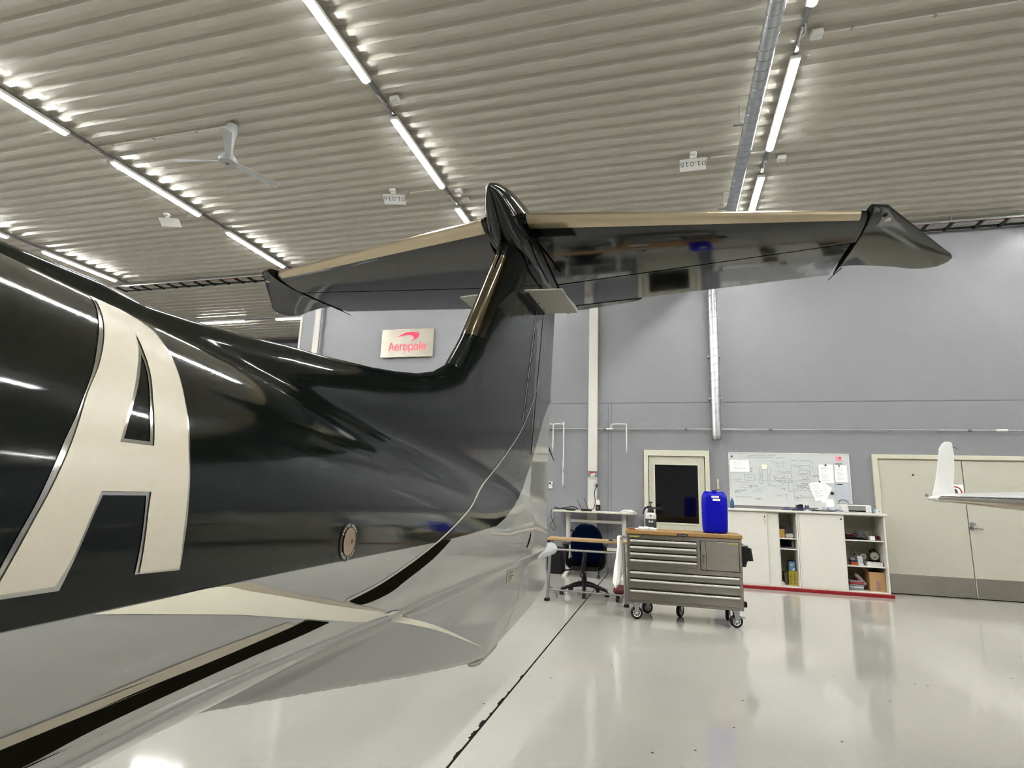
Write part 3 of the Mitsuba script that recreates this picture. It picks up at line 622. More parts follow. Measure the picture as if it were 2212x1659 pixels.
# static port with its lettering
SPU, SPW = -2.2065, 1.1015
ell = lambda a, b, n=40: [(SPU + a * math.cos(t), SPW + b * math.sin(t)) for t in np.linspace(0, 2 * np.pi, n + 1)[:-1]]
k = part(AP, 'static_port', ply_n(*decal(ell(.0368, .0368), (), .0014, .008), 'black_gloss'), None, label='black ring of the static port')
part(k, 'port_disc', ply_n(*decal(ell(.0245, .0265), (), .003, .008), 'tan_metal'), None, label='bare metal disc')
part(k, 'port_hole', ply_n(*decal([(SPU + .010 + .0022 * math.cos(t), SPW + .0045 * math.sin(t)) for t in np.linspace(0, 6.28, 10)[:-1]], (), .0036, .004), 'black_gloss'), None)
def arc_text(txt, a0, a1, r, flip):
    out = []
    for i, c in enumerate(txt):
        if c == ' ': continue
        a = math.radians(a0 + (a1 - a0) * i / (len(txt) - 1)); g = meshkit.text_mesh(c, .0054, .0006, True); g.apply_translation((-g.bounds[:, 0].mean(), -.0027, 0))
        rot = a - math.pi / 2 + (math.pi if flip else 0); v = g.vertices
        x, y = v[:, 0] * math.cos(rot) - v[:, 1] * math.sin(rot), v[:, 0] * math.sin(rot) + v[:, 1] * math.cos(rot)
        u, w = SPU + r * math.cos(a) + x, SPW + r * math.sin(a) + y
        g.vertices = air(np.stack([u, side(u, w) + .002 + v[:, 2], w], 1)); g.invert(); out.append(g)
    return cat_(out)
part(k, 'lettering', arc_text('STATIC PORT', 150, 35, .0315, False), 'white_plate', False, 'white words STATIC PORT', 'stuff'); part(k, 'lettering', arc_text('KEEP CLEAN', 222, 322, .0315, True), 'white_plate', False, 'white words KEEP CLEAN', 'stuff')
# small placard, hinge lines, bumper
k = part(AP, 'placard', ply_n(*decal([(-0.329, 0.829), (-0.188, 0.822), (-0.181, 0.757), (-0.318, 0.763)], (), .002, .02), 'paint_tan'), None, label='small bare-metal placard')
lines = []
for i in range(5):
    w0 = .772 + i * .0105; lines.append(decal(band([(-.30, w0), (-.30 + (.03 + .06 * ((i * 7) % 3) / 2), w0)], .0022), (), .0026, .02))
part(k, 'print', trimesh.Trimesh(np.vstack([l[0] for l in lines]), np.vstack([l[1] + sum(len(q[0]) for q in lines[:i]) for i, l in enumerate(lines)]), process=False), 'ink', False)
HL = [(0.125, 2.42), (0.096, 2.326), (0.024, 2.093), (-0.044, 1.877), (-0.121, 1.625)]
part(RUD, 'hinge_gap', ply_n(*decal(band(HL, .009), (), .0012, .03), 'paint_dark_stripe'), None)
part(RUD, 'hinge_edge', ply_n(*decal(band([(a - .012, b) for a, b in HL], .005), (), .0024, .03), 'chrome'), None)
TL = [(.33, 2.43), (.30, 2.33), (.24, 2.09), (.18, 1.88), (.11, 1.62), (.06, 1.45)]
part(RUD, 'trim_tab_gap', ply_n(*decal(band(TL, .006), (), .0012, .03), 'paint_dark_stripe'), None)
part(KEEL, 'joint_line', ply_n(*decal(band([(.02, .86), (-.07, .74), (-.14, .62), (-.2, .49)], .004), (), .0012, .03), 'paint_tan'), None)
part(KEEL, 'tail_bumper', moved(tube(air(smooth_path([(-.60, 0, .438), (-.50, 0, .420), (-.40, 0, .424), (-.30, 0, .436), (-.22, 0, .448)], 4)), [.006] + [.011] * 15 + [.006], 12), np.eye(4)), 'worn_strip', 30, label='worn bumper strip at the lowest corner')
BW = PC([-2.9, -2.634, -2.416, -2.174, -1.869, -1.728, -1.481, -1.123, -.458, .115, .3], [.868, .8745, .8885, .8815, .8725, .8665, .8675, .8705, .861, .866, .866])
bu = np.linspace(-2.85, .22, 90); bw = BW(bu); bv = side(bu, bw); bg = grad(bu, bv, bw); bg /= np.linalg.norm(bg, axis=1, keepdims=True)
part(AP, 'root_bead', tube(air(np.stack([bu, bv, bw], 1) - bg * .002), [.001] + [.0085] * 86 + [.006, .004, .001], 10), 'paint_pale', 60, label='raised bead between fuselage and ventral fin')
part(RUD, 'gap_slot', ply_n(*decal([(-.055, 1.01), (-.115, .955), (-.125, .93), (-.105, .925), (-.07, .955), (-.045, .995)], (), .0016, .02), 'joint_black'), None)
k = part(RUD, 'tail_light', tube(air(np.array([(.30, .012, .845), (.32, .012, .845), (.86, .012, .845), (.895, .012, .845), (.918, .012, .845), (.928, .012, .845)])), [.03, .044, .043, .040, .028, .002], 24), 'lens_white', 40, label='pale horizontal tail light cylinder')
# leading-edge boot of the fin, wrapped round the skin
BL = [(-.835, 1.935), (-.442, 2.505)]
def fin_boot():
    R = []; k = np.linspace(-1, 1, 25)
    for t in np.linspace(0, 1, 16):
        u0, w0 = np.array(BL[0]) * (1 - t) + np.array(BL[1]) * t
        c = np.stack([u0 + .02 + .085 * (np.abs(k) ** 1.6) + .0 * k, np.sign(k) * .045 * np.abs(k) ** .6, np.full(25, w0)], 1)
        c[:, 0] = u0 - .02 + .11 * np.abs(k) ** 1.5
        for _ in range(12):
            f, g = field(*c.T), grad(*c.T); c = c - np.clip(f / np.maximum((g * g).sum(1), .25), -.02, .02)[:, None] * g * np.array([1, 1, 0])
        g = grad(*c.T); n = g / np.linalg.norm(g, axis=1, keepdims=True); R.append((c + n * .003, n))
    V, N = np.vstack([r[0] for r in R]), np.vstack([r[1] for r in R]); F = []
    for i in range(15):
        for j in range(24):
            a, b, c, d = i * 25 + j, i * 25 + j + 1, (i + 1) * 25 + j + 1, (i + 1) * 25 + j; F += [(a, b, c), (a, c, d)]
    F = np.array(F); W = air(V); n = to_world_n(N)
    bad = (np.cross(W[F[:, 1]] - W[F[:, 0]], W[F[:, 2]] - W[F[:, 0]]) * n[F[:, 0]]).sum(1) < 0; F[bad] = F[bad][:, ::-1]
    return W, F, n
part(FIN, 'deice_boot', ply_n(*fin_boot(), 'boot_dark'), None, label='bronze de-icing boot on the leading edge')

# tailplane, elevators, horn tips
HT = 2.755
le = lambda v: -.42 + .2265 * v
te = lambda v: 1.19 - .147 * v
hg = lambda v: .56 - .13 * v
def yt(x, t): return 5 * t * (.2969 * np.sqrt(x) - .126 * x - .3516 * x ** 2 + .2843 * x ** 3 - .1036 * x ** 4)
THK = .09
def wing_ring(v, s, x0, x1, n=26, off=0., LE=le, TE=te, t=THK, w=HT):
    """closed outline of the profile between chord stations x0 and x1"""
    c = TE(v) - LE(v); x = x0 + (x1 - x0) * (1 - np.cos(np.linspace(0, np.pi, n))) / 2; y = yt(x, t) * c + off
    if x0 == 0: y[0] = 0
    u = LE(v) + x * c
    if off: u[0] -= off
    up, dn = np.stack([u, np.full(n, s * v), w + y], 1), np.stack([u, np.full(n, s * v), w - y], 1)
    return air(np.vstack([up, dn[::-1][: n - (1 if x0 == 0 else 0)]]))
def xh(v): return (hg(v) - le(v)) / (te(v) - le(v))
def closed(rings):
    m = loft(rings); return m
for s, nm in ((1, 'near'), (-1, 'far')):
    vs = [.06, .3, .7, 1.1, 1.5, 1.88, 1.925]
    ST = part(AP, 'stabilizer', closed([wing_ring(v, s, 0, xh(v)) for v in vs]), 'paint_dark', 25)
    bt = [wing_ring(v, s, 0, .050, 14, .0028) for v in (.135, .5, 1., 1.5, 1.885)]
    part(ST, 'deice_boot', closed(bt), 'boot_metal', 25, label='tan metallic de-icing boot')
    EL = part(AP, 'elevator', closed([wing_ring(v, s, xh(v) + .012, 1) for v in (.10, .5, 1., 1.5, 1.90)]), 'paint_dark', 25)
    part(EL, 'hinge_cover', closed([wing_ring(v, s, xh(v) - .006, xh(v) + .014, 4, -.006) for v in (.10, 1., 1.90)]), 'joint_black', False)
    tb = [(te(.1) + .002, .1), (1.29, .1), (1.165, .56), (1.13, .625), (te(.64) + .002, .64)]
    tp = prism([(a, b) for a, b in tb], .008); v = tp.vertices.copy(); tp.vertices = air(np.stack([v[:, 0], s * v[:, 1], HT - .004 + v[:, 2]], 1)); tp.fix_normals()
    part(EL, 'trim_tab', tp, 'paint_dark', False)
    CL, CTE = (lambda X, Y: (lambda q: float(np.interp(q, X, Y))))([1.93, 2.0, 2.198, 2.441, 2.535, 2.562], [-.055, -.034, .243, .582, .71, .775]), PC([1.93, 1.97, 2.1, 2.254, 2.447, 2.53, 2.562], [.79, .765, .79, .846, .925, .90, .83])
    vs = [1.932, 1.96, 2.0, 2.06, 2.13, 2.198, 2.26, 2.32, 2.38, 2.441, 2.49, 2.525, 2.548, 2.561]
    HC = part(AP, 'horn_tip', closed([wing_ring(v, s, 0, 1, 24, 0, CL, CTE, .088 - .05 * (v - 1.93) / .63) for v in vs]), 'paint_dark', 30, label=f'swept dark tip of the {nm} tailplane half')
    part(HC, 'tip_joint', closed([wing_ring(v, s, 0, 1, 24, .0012, le if v < 0 else (lambda q: -.052), (lambda q: .90), .09) for v in (1.9262, 1.9305)]), 'joint_black', False)
    part(HC, 'static_wick', tube(air([(.80, s * 1.955, HT), (.985, s * 1.91, HT - .01)]), [.004, .0025], 6), 'black_plastic')
    part(HC, 'access_cap', lathe([(0, 0), (.016, 0), (.016, .004), (0, .004)], 16, tuple(air(np.array([.05, s * 2.015, HT - .043])))), 'paint_cream')
# bullet fairing on the fin top
def bullet():
    us = np.array([-.635, -.628, -.60, -.56, -.50, -.42, -.32, -.2, 0, .3, .6, .9, 1.15, 1.3, 1.36])
    tp = PC([-.64, -.6, -.5, -.35, -.1, .3, .9, 1.37], [2.822, 2.855, 2.897, 2.928, 2.942, 2.925, 2.86, 2.78])(us)
    bt = PC([-.64, -.6, -.5, -.42, -.33, -.1, .3, .9, 1.37], [2.812, 2.775, 2.685, 2.625, 2.60, 2.585, 2.60, 2.66, 2.75])(us)
    hw = PC([-.64, -.6, -.5, -.35, -.1, .3, .9, 1.37], [.004, .034, .074, .107, .125, .125, .08, .012])(us)
    R = []; k = np.arange(40) * 2 * np.pi / 40
    for u, a, b, h in zip(us, tp, bt, hw):
        c, s = np.cos(k), np.sin(k); z0 = bt_mid(u, a, b)
        R.append(air(np.stack([np.full(40, u), h * np.sign(c) * np.abs(c) ** .9, np.where(s > 0, z0 + (a - z0) * np.abs(s) ** .95, z0 - (z0 - b) * np.abs(s) ** 1.0)], 1)))
    return loft(R)
def bt_mid(u, a, b): return b + (a - b) * .52
BU = part(AP, 'bullet_fairing', bullet(), 'paint_dark', 60, label='glossy rounded fairing on top of the fin')
for s in (1, -1):
    q = [(-.40, s * .108, 2.765), (-.34, s * .122, 2.735), (-.2, s * .142, 2.70), (.05, s * .146, 2.655), (.3, s * .140, 2.63), (.5, s * .130, 2.62)]
    part(BU, 'root_seal', tube(air(smooth_path(q, 5)), .006, 8), 'paint_dark_stripe')
    pt = soft(-.235, .185, .092, .315, 2.358, 2.370, .005, 1); v = pt.vertices.copy(); pt.vertices = air(np.stack([v[:, 0] + (v[:, 1] - .2) * .12, s * v[:, 1], v[:, 2]], 1)); pt.fix_normals()
    pk = part(FIN, 'side_plate', pt, 'white_plate', 30, label='cream plate standing out from the fin')
    arm = prism([(-.22, 0), (.17, 0), (.10, .05), (-.16, .05)], .02); v = arm.vertices.copy(); arm.vertices = air(np.stack([v[:, 0], s * (.07 + v[:, 2] * 2.2), 2.352 + v[:, 1] * .5], 1)); arm.fix_normals()
    part(pk, 'mount', arm, 'black_plastic', False)
    for a in (-.06, .06): part(pk, 'bolt', lathe([(0, 0), (.008, 0), (.008, .003), (0, .003)], 10, tuple(air(np.array([a + .03, s * .125, 2.3555])))), 'steel_dark')
part(RUD, 'static_wick', tube(air([(.76, 0, 1.56), (.80, .0, 1.54), (.95, 0.0, 1.47)]), [.006, .006, .003], 6), 'black_plastic')

# ================================================================ the white aircraft at the right: one wing with its winglet
AW = thing('airplane', 'white wing with upturned winglet in front of the cream double door', 'airplane')
def prof_ring(le_, ch, up_, t, n=18):
    """profile with leading edge le_, chord vector ch, thickness direction up_"""
    x = (1 - np.cos(np.linspace(0, np.pi, n))) / 2; y = yt(x, t) * np.linalg.norm(ch); le_, ch, up_ = map(np.asarray, (le_, ch, up_))
    return np.vstack([le_ + np.outer(x, ch) + np.outer(y, up_), (le_ + np.outer(x, ch) - np.outer(y, up_))[::-1][:-1]])
def wl(y): return np.array([2.33 + (y - 6.0) * .136, y, 1.312 + (y - 6.0) * .031])
WS = [(6.02, .46), (5.0, .66), (4.0, .86), (2.5, 1.15), (0.8, 1.5)]
INC = .12                       # the wing's incidence: its upper side shows above the leading edge
part(AW, 'wing', loft([prof_ring(wl(y), (c, 0, c * INC), (0, 0, 1), .15) for y, c in WS]), 'plane_white', 30)
def nose_ring(y, c, xa, xu, xl, off, n=10):
    def side_(x1, sgn):
        x = xa + (x1 - xa) * (1 - np.cos(np.linspace(0, np.pi, n))) / 2; h = yt(x, .15) * c + off
        if xa == 0: h[0] = 0
        a = wl(y) + np.outer(x * c, (1, 0, INC)) + np.outer(sgn * h, (0, 0, 1)); a[0, 0] -= off if xa == 0 else 0
        return a
    if xa: return np.vstack([side_(xu, 1), side_(xu, 1)[::-1] - (0, 0, .004)])
    return np.vstack([side_(xu, 1), side_(xl, -1)[::-1][: n - 1]])
BS = [(5.93, .475), (5.0, .66), (4.0, .86), (2.5, 1.15), (.9, 1.48)]
part('airplane_001__wing', 'deice_boot', loft([nose_ring(y, c, 0, .028, .12, .003) for y, c in BS]), 'boot_bronze', 30, label='bronze polished leading edge strip')
part('airplane_001__wing', 'boot_edge', loft([nose_ring(y, c, .024, .05, 0, .0035, 5) for y, c in BS]), 'black_plastic', 30)
g = [((2.318, 6.0, 1.285), .46, (0, 1, 0), .15), ((2.312, 6.05, 1.31), .34, (0, .8, -.6), .14), ((2.332, 6.075, 1.345), .185, (0, 1, -.2), .12), ((2.366, 6.09, 1.45), .148, (0, 1, -.1), .11), ((2.400, 6.10, 1.58), .138, (0, 1, 0), .11), ((2.426, 6.105, 1.72), .125, (0, 1, 0), .11), ((2.437, 6.11, 1.775), .112, (0, 1, 0), .11), ((2.468, 6.11, 1.822), .080, (0, 1, 0), .11), ((2.490, 6.11, 1.838), .045, (0, 1, 0), .10)]
part(AW, 'winglet', loft([prof_ring(a, (c, 0, 0), u_, t) for a, c, u_, t in g[2:]]), 'plane_white', 30)
part(AW, 'wing_tip', loft([prof_ring((2.296, 6.10, 1.318), (.10, 0, 0), (0, 0, 1), .25), prof_ring((2.304, 6.07, 1.318), (.30, 0, .0), (0, 0, 1), .21), prof_ring((2.328, 6.02, 1.318), (.46, 0, 0), (0, 0, 1), .16), prof_ring((2.328, 5.97, 1.317), (.47, 0, 0), (0, 0, 1), .155)]), 'plane_white', 30)
part('airplane_001__winglet', 'static_wick', tube([(2.548, 6.11, 1.79), (2.615, 6.16, 1.775)], [.003, .002], 6), 'black_plastic')
part(AW, 'nav_light', lathe([(0, 0), (.012, .002), (.014, .02), (0, .034)], 12, (2.30, 6.11, 1.33)), 'grey_plastic')
for y in (5.3, 4.7): part('airplane_001__wing', 'static_wick', tube([wl(y) + (.45, 0, -.02), wl(y) + (.56, .03, -.06)], [.004, .002], 6), 'black_plastic')

# ================================================================ furniture and equipment along the back wall
# stainless tool cart
k = CT = thing('tool_cart', 'stainless steel tool cart with wooden top on black wheeled casters', 'tool cart')
CX0, CX1, CY0, CY1 = -.425, .722, 6.33, 6.80
part(k, 'body', rbox(CX0 + .006, CX1 - .004, CY0, CY1, .165, .855, .006), 'stainless', False)
part(k, 'wooden_top', rbox(CX0 - .010, CX1 + .006, CY0 - .012, CY1 + .01, .855, .897, .006), 'wood_top', False)
def drawer(x0, x1, z0, z1):
    d = part(k, 'drawer', rbox(x0, x1, CY0 - .010, CY0 + .01, z0, z1, .003), 'stainless', False)
    part(d, 'handle', rbox(x0 + .006, x1 - .006, CY0 - .030, CY0 - .008, z1 - .030, z1 - .010, .007), 'aluminium', False)
    part(d, 'drawn_shadow_gap', box(x0 + .004, x1 - .004, CY0 - .0112, CY0 - .0095, z1 - .008, z1 + .001), 'joint_black', False)  # black strip drawn as the shadow above each drawer handle
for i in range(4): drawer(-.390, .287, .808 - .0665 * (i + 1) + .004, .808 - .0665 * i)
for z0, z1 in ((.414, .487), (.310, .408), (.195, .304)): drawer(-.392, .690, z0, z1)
d = part(k, 'door', rbox(.322, .690, CY0 - .010, CY0 + .01, .535, .818, .003), 'stainless', False)
part(d, 'door_gap', cat_([box(.317, .322, CY0 - .0015, CY0, .53, .823), box(.690, .695, CY0 - .0015, CY0, .53, .823), box(.317, .695, CY0 - .0015, CY0, .818, .823), box(.317, .695, CY0 - .0015, CY0, .530, .535), box(.372, .376, CY0 - .0112, CY0 - .009, .54, .812)]), 'joint_black', False)
part(d, 'lock', cyl((.349, CY0 - .022, .672), (.349, CY0 - .008, .672), .013, 16), 'steel_dark')
part(d, 'key', cat_([rbox(.346, .352, CY0 - .05, CY0 - .02, .655, .685, .002), tube([(.349, CY0 - .035, .66), (.352, CY0 - .035, .62), (.346, CY0 - .03, .60)], .003, 6)]), 'steel_dark', False)
part(k, 'name_plate', rbox(.095, .20, CY0 - .018, CY0 - .011, .858, .880, .003), 'black_plastic', False)
part(k, 'name_plate_strip', box(.105, .19, CY0 - .0195, CY0 - .0175, .864, .872), 'grey_plastic', False)
part(k, 'lock', cyl((.145, CY0 - .008, .828), (.145, CY0, .828), .008, 12), 'steel_dark')
for x, z in ((-.395, .826), (.60, .800)): part(k, 'warning_label', box(x, x + (.105 if x < 0 else .08), CY0 - (.0012 if x < 0 else .0122), CY0 - (0 if x < 0 else .0095), z, z + .011), 'yellow_tape', False, 'yellow label strip')
part(k, 'side_handle', tube(smooth_path([(CX0, CY0 + .06, .80), (-.475, CY0 + .06, .80), (-.485, CY0 + .08, .80), (-.485, CY1 - .08, .80), (-.475, CY1 - .06, .80), (CX0, CY1 - .06, .80)], 3), .011, 10), 'steel_dull')
part(k, 'side_rail', tube([(CX1, CY0 + .05, .79), (CX1 + .035, CY0 + .05, .79), (CX1 + .035, CY1 - .05, .79), (CX1, CY1 - .05, .79)], .008, 8), 'steel_dull')
part(k, 'power_strip', rbox(CX1 - .004, CX1 + .028, CY0 + .02, CY0 + .09, .20, .25, .004), 'black_plastic', False)
def caster(x, y, turn, big=.062, brake=False):
    c = part(k, 'caster', on_top(moved(cat_([lathe([(0, .166), (.036, .166), (.036, .150), (.02, .140), (0, .140)], 18), prism([(-.03, .145), (.03, .145), (.012, .052), (-.012, .052)], .004).apply_transform(np.array([[1, 0, 0, 0], [0, 0, 1, .020], [0, 1, 0, 0], [0, 0, 0, 1.0]])), prism([(-.03, .145), (.03, .145), (.012, .052), (-.012, .052)], .004).apply_transform(np.array([[1, 0, 0, 0], [0, 0, 1, -.024], [0, 1, 0, 0], [0, 0, 0, 1.0]]))]), trimesh.transformations.rotation_matrix(math.radians(turn), (0, 0, 1))), x, y, 0), 'galvanised', 30)
    R = trimesh.transformations.rotation_matrix(math.radians(turn), (0, 0, 1))
    tyre = lathe([(.040, -.016), (.055, -.018), (big, -.010), (big, .010), (.055, .018), (.040, .016), (.040, -.016)], 36); hub = [lathe([(.034, -.012), (.042, -.015), (.042, .015), (.034, .012), (.034, -.012)], 30), cyl((0, 0, -.026), (0, 0, .026), .010, 12)]
    for a in np.arange(9) * 40: hub.append(moved(box(.008, .036, -.0035, .0035, -.009, .009), trimesh.transformations.rotation_matrix(math.radians(a), (0, 0, 1))))
    Q = np.array([[1, 0, 0, 0], [0, 0, -1, 0], [0, 1, 0, big], [0, 0, 0, 1.0]]); off = np.eye(4); off[:3, 3] = (x, y, 0)
    part(c, 'tyre', moved(moved(tyre, R @ Q), off), 'black_plastic'); part(c, 'wheel', moved(moved(cat_(hub), R @ Q), off), 'aluminium', False)
    part(c, 'wheel_web', moved(moved(lathe([(.009, -.003), (.036, -.003), (.036, .003), (.009, .003), (.009, -.003)], 24), R @ Q), off), 'black_plastic')
    if brake: part(c, 'brake_pedal', on_top(moved(rbox(-.02, .085, -.03, .03, .095, .105, .004), R), x, y, 0), 'galvanised', False)
caster(-.325, 6.375, 12); caster(.645, 6.375, 14, brake=True); caster(.115, 6.70, 60); caster(-.23, 6.74, 30); caster(.60, 6.72, 75)
# on the cart
k = thing('pressure_sprayer', 'white pump sprayer bottle with black pump head on the cart top', 'spray bottle')
SPX, SPY = -.1745, 6.52
part(k, 'bottle', lathe([(0, .897), (.052, .897), (.058, .905), (.058, 1.03), (.055, 1.06), (.045, 1.075), (.032, 1.082), (0, 1.084)], 28, (SPX, SPY, 0)), 'white_plastic', 40)
part(k, 'label', lathe([(.0586, .915), (.0588, .916), (.0588, 1.012), (.0586, 1.013)], 28, (SPX, SPY, 0)), 'label_teal', 40, 'dark label with two pale discs')
for x in (-.012, .016): part(k, 'label_disc', cyl((SPX + x, SPY - .0575, .985), (SPX + x, SPY - .0597, .985), .011, 14), 'white_plastic')
part(k, 'pump_head', lathe([(0, 1.075), (.034, 1.075), (.036, 1.085), (.030, 1.11), (.022, 1.132), (.012, 1.15), (0, 1.15)], 20, (SPX, SPY, 0)), 'black_plastic', 40)
part(k, 'nozzle_arm', cat_([rbox(SPX - .062, SPX + .05, SPY - .011, SPY + .011, 1.122, 1.138, .004), tube([(SPX - .055, SPY, 1.13), (SPX - .072, SPY, 1.10), (SPX - .080, SPY, 1.062)], [.010, .009, .006], 8), soft(SPX - .042, SPX - .020, SPY - .011, SPY + .011, 1.125, 1.15, .008, 1)]), 'black_plastic', False)
part(k, 'plunger', cat_([cyl((SPX, SPY, 1.14), (SPX, SPY, 1.185), .006, 10), rbox(SPX - .022, SPX + .022, SPY - .009, SPY + .009, 1.182, 1.192, .003)]), 'black_plastic', False)
part(k, 'emblem', cyl((SPX, SPY - .054, 1.045), (SPX, SPY - .0575, 1.043), .009, 14), 'black_plastic')
one('rag', lumpy(-.325, -.115, 6.35, 6.445, .897, .93, .6, 4, 4, 22), 'cloth_white', 'crumpled white rag in front of the pump sprayer on the cart', 'rag', True)
one('rag', lumpy(-.405, -.335, 6.34, 6.42, .897, .912, .7, 9, 3, 20), 'rust', 'small rust-brown rag at the left end of the cart top', 'rag', True)
k = thing('canister', 'tall bright blue plastic canister standing on the cart', 'canister')
def sq(hx, hy, z, p=4, n=40):
    t = np.arange(n) * 2 * np.pi / n; c, s = np.cos(t), np.sin(t)
    return np.stack([.482 + hx * np.sign(c) * np.abs(c) ** (2 / p), 6.50 + hy * np.sign(s) * np.abs(s) ** (2 / p), np.full(n, z)], 1)
part(k, 'body', loft([sq(.100, .075, .8975), sq(.116, .09, .905), sq(.124, .098, .93), sq(.128, .102, 1.05), sq(.129, .103, 1.18), sq(.126, .10, 1.26), sq(.118, .092, 1.295), sq(.10, .075, 1.308)]), 'blue_drum', 50)
part(k, 'handle_ridge', cat_([soft(.375, .44, 6.45, 6.55, 1.28, 1.327, .016, 2), soft(.53, .585, 6.45, 6.55, 1.28, 1.327, .016, 2), soft(.42, .55, 6.47, 6.53, 1.285, 1.323, .014, 2)]), 'blue_drum', 40)
part(k, 'cap', cyl((.48, 6.44, 1.30), (.48, 6.44, 1.338), .024, 20), 'blue_drum')
for x, z in ((.448, 1.258), (.46, 1.228)):
    part(k, 'label', rbox(x, x + .075, 6.394, 6.3995, z, z + .022, .001), 'paper_white', False, 'small white label')
k = thing('waste_holder', 'black bag holder hanging at the right end of the cart', 'bag holder')
part(k, 'hook_plate', rbox(CX1 + .01, CX1 + .07, 6.40, 6.46, .775, .80, .01), 'steel_dull', False)
part(k, 'bag', loft([np.array([(CX1 + x * w + .002, 6.43 + y * .07, z) for x, y in ((0, -1), (.7, -1), (1, -.6), (1, .6), (.7, 1), (0, 1))]) for z, w in ((.775, .06), (.765, .09), (.70, .10), (.645, .105), (.64, .05), (.585, .035))]), 'black_plastic', 20)
# towel over the side handle
def towel():
    q = []
    for t in np.linspace(0, 1, 26):
        z = .818 - t * .50; w = .035 + .045 * t; fold = .012 * math.sin(t * 9); n = 14; r = []
        for a in np.linspace(0, 2 * np.pi, n + 1)[:-1]:
            r.append((-.500 - .028 * t + (.012 + .016 * t + .012 * math.sin(3 * a + t * 5)) * math.cos(a) * 1.3, 6.40 + (w + .014 * math.sin(4 * a + 2 * t)) * math.sin(a), z + fold * math.cos(2 * a) + (.03 * math.sin(2.6 * a) if t > .97 else 0)))
        q.append(r)
    q.insert(0, [(x * .5 + .5 * -.487, y * .6 + .4 * 6.40, .828) for x, y, z in q[0]])
    return loft([np.array(r) for r in q])
one('towel', towel(), 'cloth_white', 'long white towel hanging from the left handle of the tool cart', 'towel', 60)

# work bench in front of the chair
k = thing('work_bench', 'narrow wooden bench top on grey steel legs in front of the office chair', 'bench')
part(k, 'top', rbox(-1.42, -.46, 6.97, 7.27, .695, .725, .004), 'wood_bench', False)
part(k, 'clamp', cat_([rbox(-1.41, -1.37, 6.98, 7.24, .672, .696, .004), rbox(-1.385, -1.365, 7.0, 7.03, .63, .68, .003)]), 'black_plastic', False)
for x in (-1.40, -.47):
    s = 1 if x < -1 else -1
    part(k, 'leg', tube([(x + s * .030, 7.0, .69), (x + s * .005, 6.995, .03)], .019, 12), 'steel_dull')
    part(k, 'foot', rbox(x - .03, x + .03, 6.96, 7.03, 0, .032, .006), 'black_plastic', False)
    part(k, 'rear_leg', tube(smooth_path([(x + s * .01, 7.0, .16), (x + s * .03, 7.10, .13), (x + s * .06, 7.20, .07), (x + s * .08, 7.24, .0)], 4), .012, 10), 'steel_dull')
part(k, 'cross_bar', cyl((-1.385, 7.0, .592), (-.47, 7.0, .592), .014, 12), 'steel_dull')
part(k, 'foot_bar', cyl((-1.38, 7.0, .128), (-.46, 7.0, .120), .011, 12), 'steel_dull')
k = thing('screwdriver', 'small screwdriver with dark grip lying on the bench top beside the towel', 'screwdriver')
part(k, 'grip', cyl((-.675, 7.0, .733), (-.625, 7.0, .733), .008, 10), 'navy'); part(k, 'shaft', cyl((-.625, 7.0, .731), (-.565, 7.0, .729), .004, 8), 'pink_grey')

# office chair
k = thing('office_chair', 'dark blue and black office chair seen from behind, between bench and desk', 'chair')
HX, HY = -1.045, 7.62
def pad(cx, cy, hw, hh, z0, th, top):
    R = []
    for y, s in ((-th, .86), (-th * .6, .97), (0, 1), (th * .6, .97), (th, .86)):
        t = np.linspace(0, 2 * np.pi, 41)[:-1]; c, sn = np.cos(t), np.sin(t)
        w = np.where(sn > 0, hw * (1 - .30 * np.clip(sn, 0, 1) ** 2), hw)
        R.append(np.stack([cx + s * w * np.sign(c) * np.abs(c) ** .55, cy + y + .03 * (c ** 2) + np.zeros(40), z0 + s * hh * np.sign(sn) * np.abs(sn) ** (.75 if top else .5)], 1))
    return loft(R)
part(k, 'backrest', pad(HX + .045, HY - .16, .205, .245, .64, .035, True), 'fabric_blue', 60, 'dark blue backrest')
part(k, 'seat', soft(HX - .22, HX + .24, HY - .14, HY + .30, .36, .435, .035), 'fabric_black', 60)
part(k, 'seat_shell', soft(HX - .16, HX + .18, HY - .12, HY + .22, .30, .372, .03), 'black_plastic', 60)
part(k, 'back_bracket', tube(smooth_path([(HX, HY + .05, .30), (HX, HY - .14, .30), (HX + .02, HY - .22, .38), (HX + .04, HY - .205, .56)], 4), [.03] * 12 + [.02], 10), 'black_plastic')
for s in (-1, 1):
    x = HX + .01 + s * .245
    part(k, 'armrest', soft(x - .038, x + .038, HY - .13, HY + .12, .60, .635, .016), 'black_plastic', 60)
    part(k, 'arm_post', tube(smooth_path([(x, HY - .02, .61), (x + s * .0, HY - .02, .50), (x - s * .005, HY, .40), (x - s * .05, HY + .02, .325), (HX + s * .12, HY + .03, .315)], 4), [.036] * 5 + [.03] * 6 + [.022] * 6, 10), 'black_plastic')
part(k, 'head_knob', soft(HX - .165, HX - .09, HY - .17, HY - .13, .785, .81, .01, 1), 'black_plastic', False)
part(k, 'lever', tube([(HX - .1, HY, .305), (HX - .26, HY - .02, .285)], .009, 8), 'black_plastic')
part(k, 'gas_column', lathe([(0, .32), (.022, .32), (.022, .22), (.034, .218), (.036, .10), (0, .10)], 20, (HX, HY, 0)), 'black_plastic', 40)
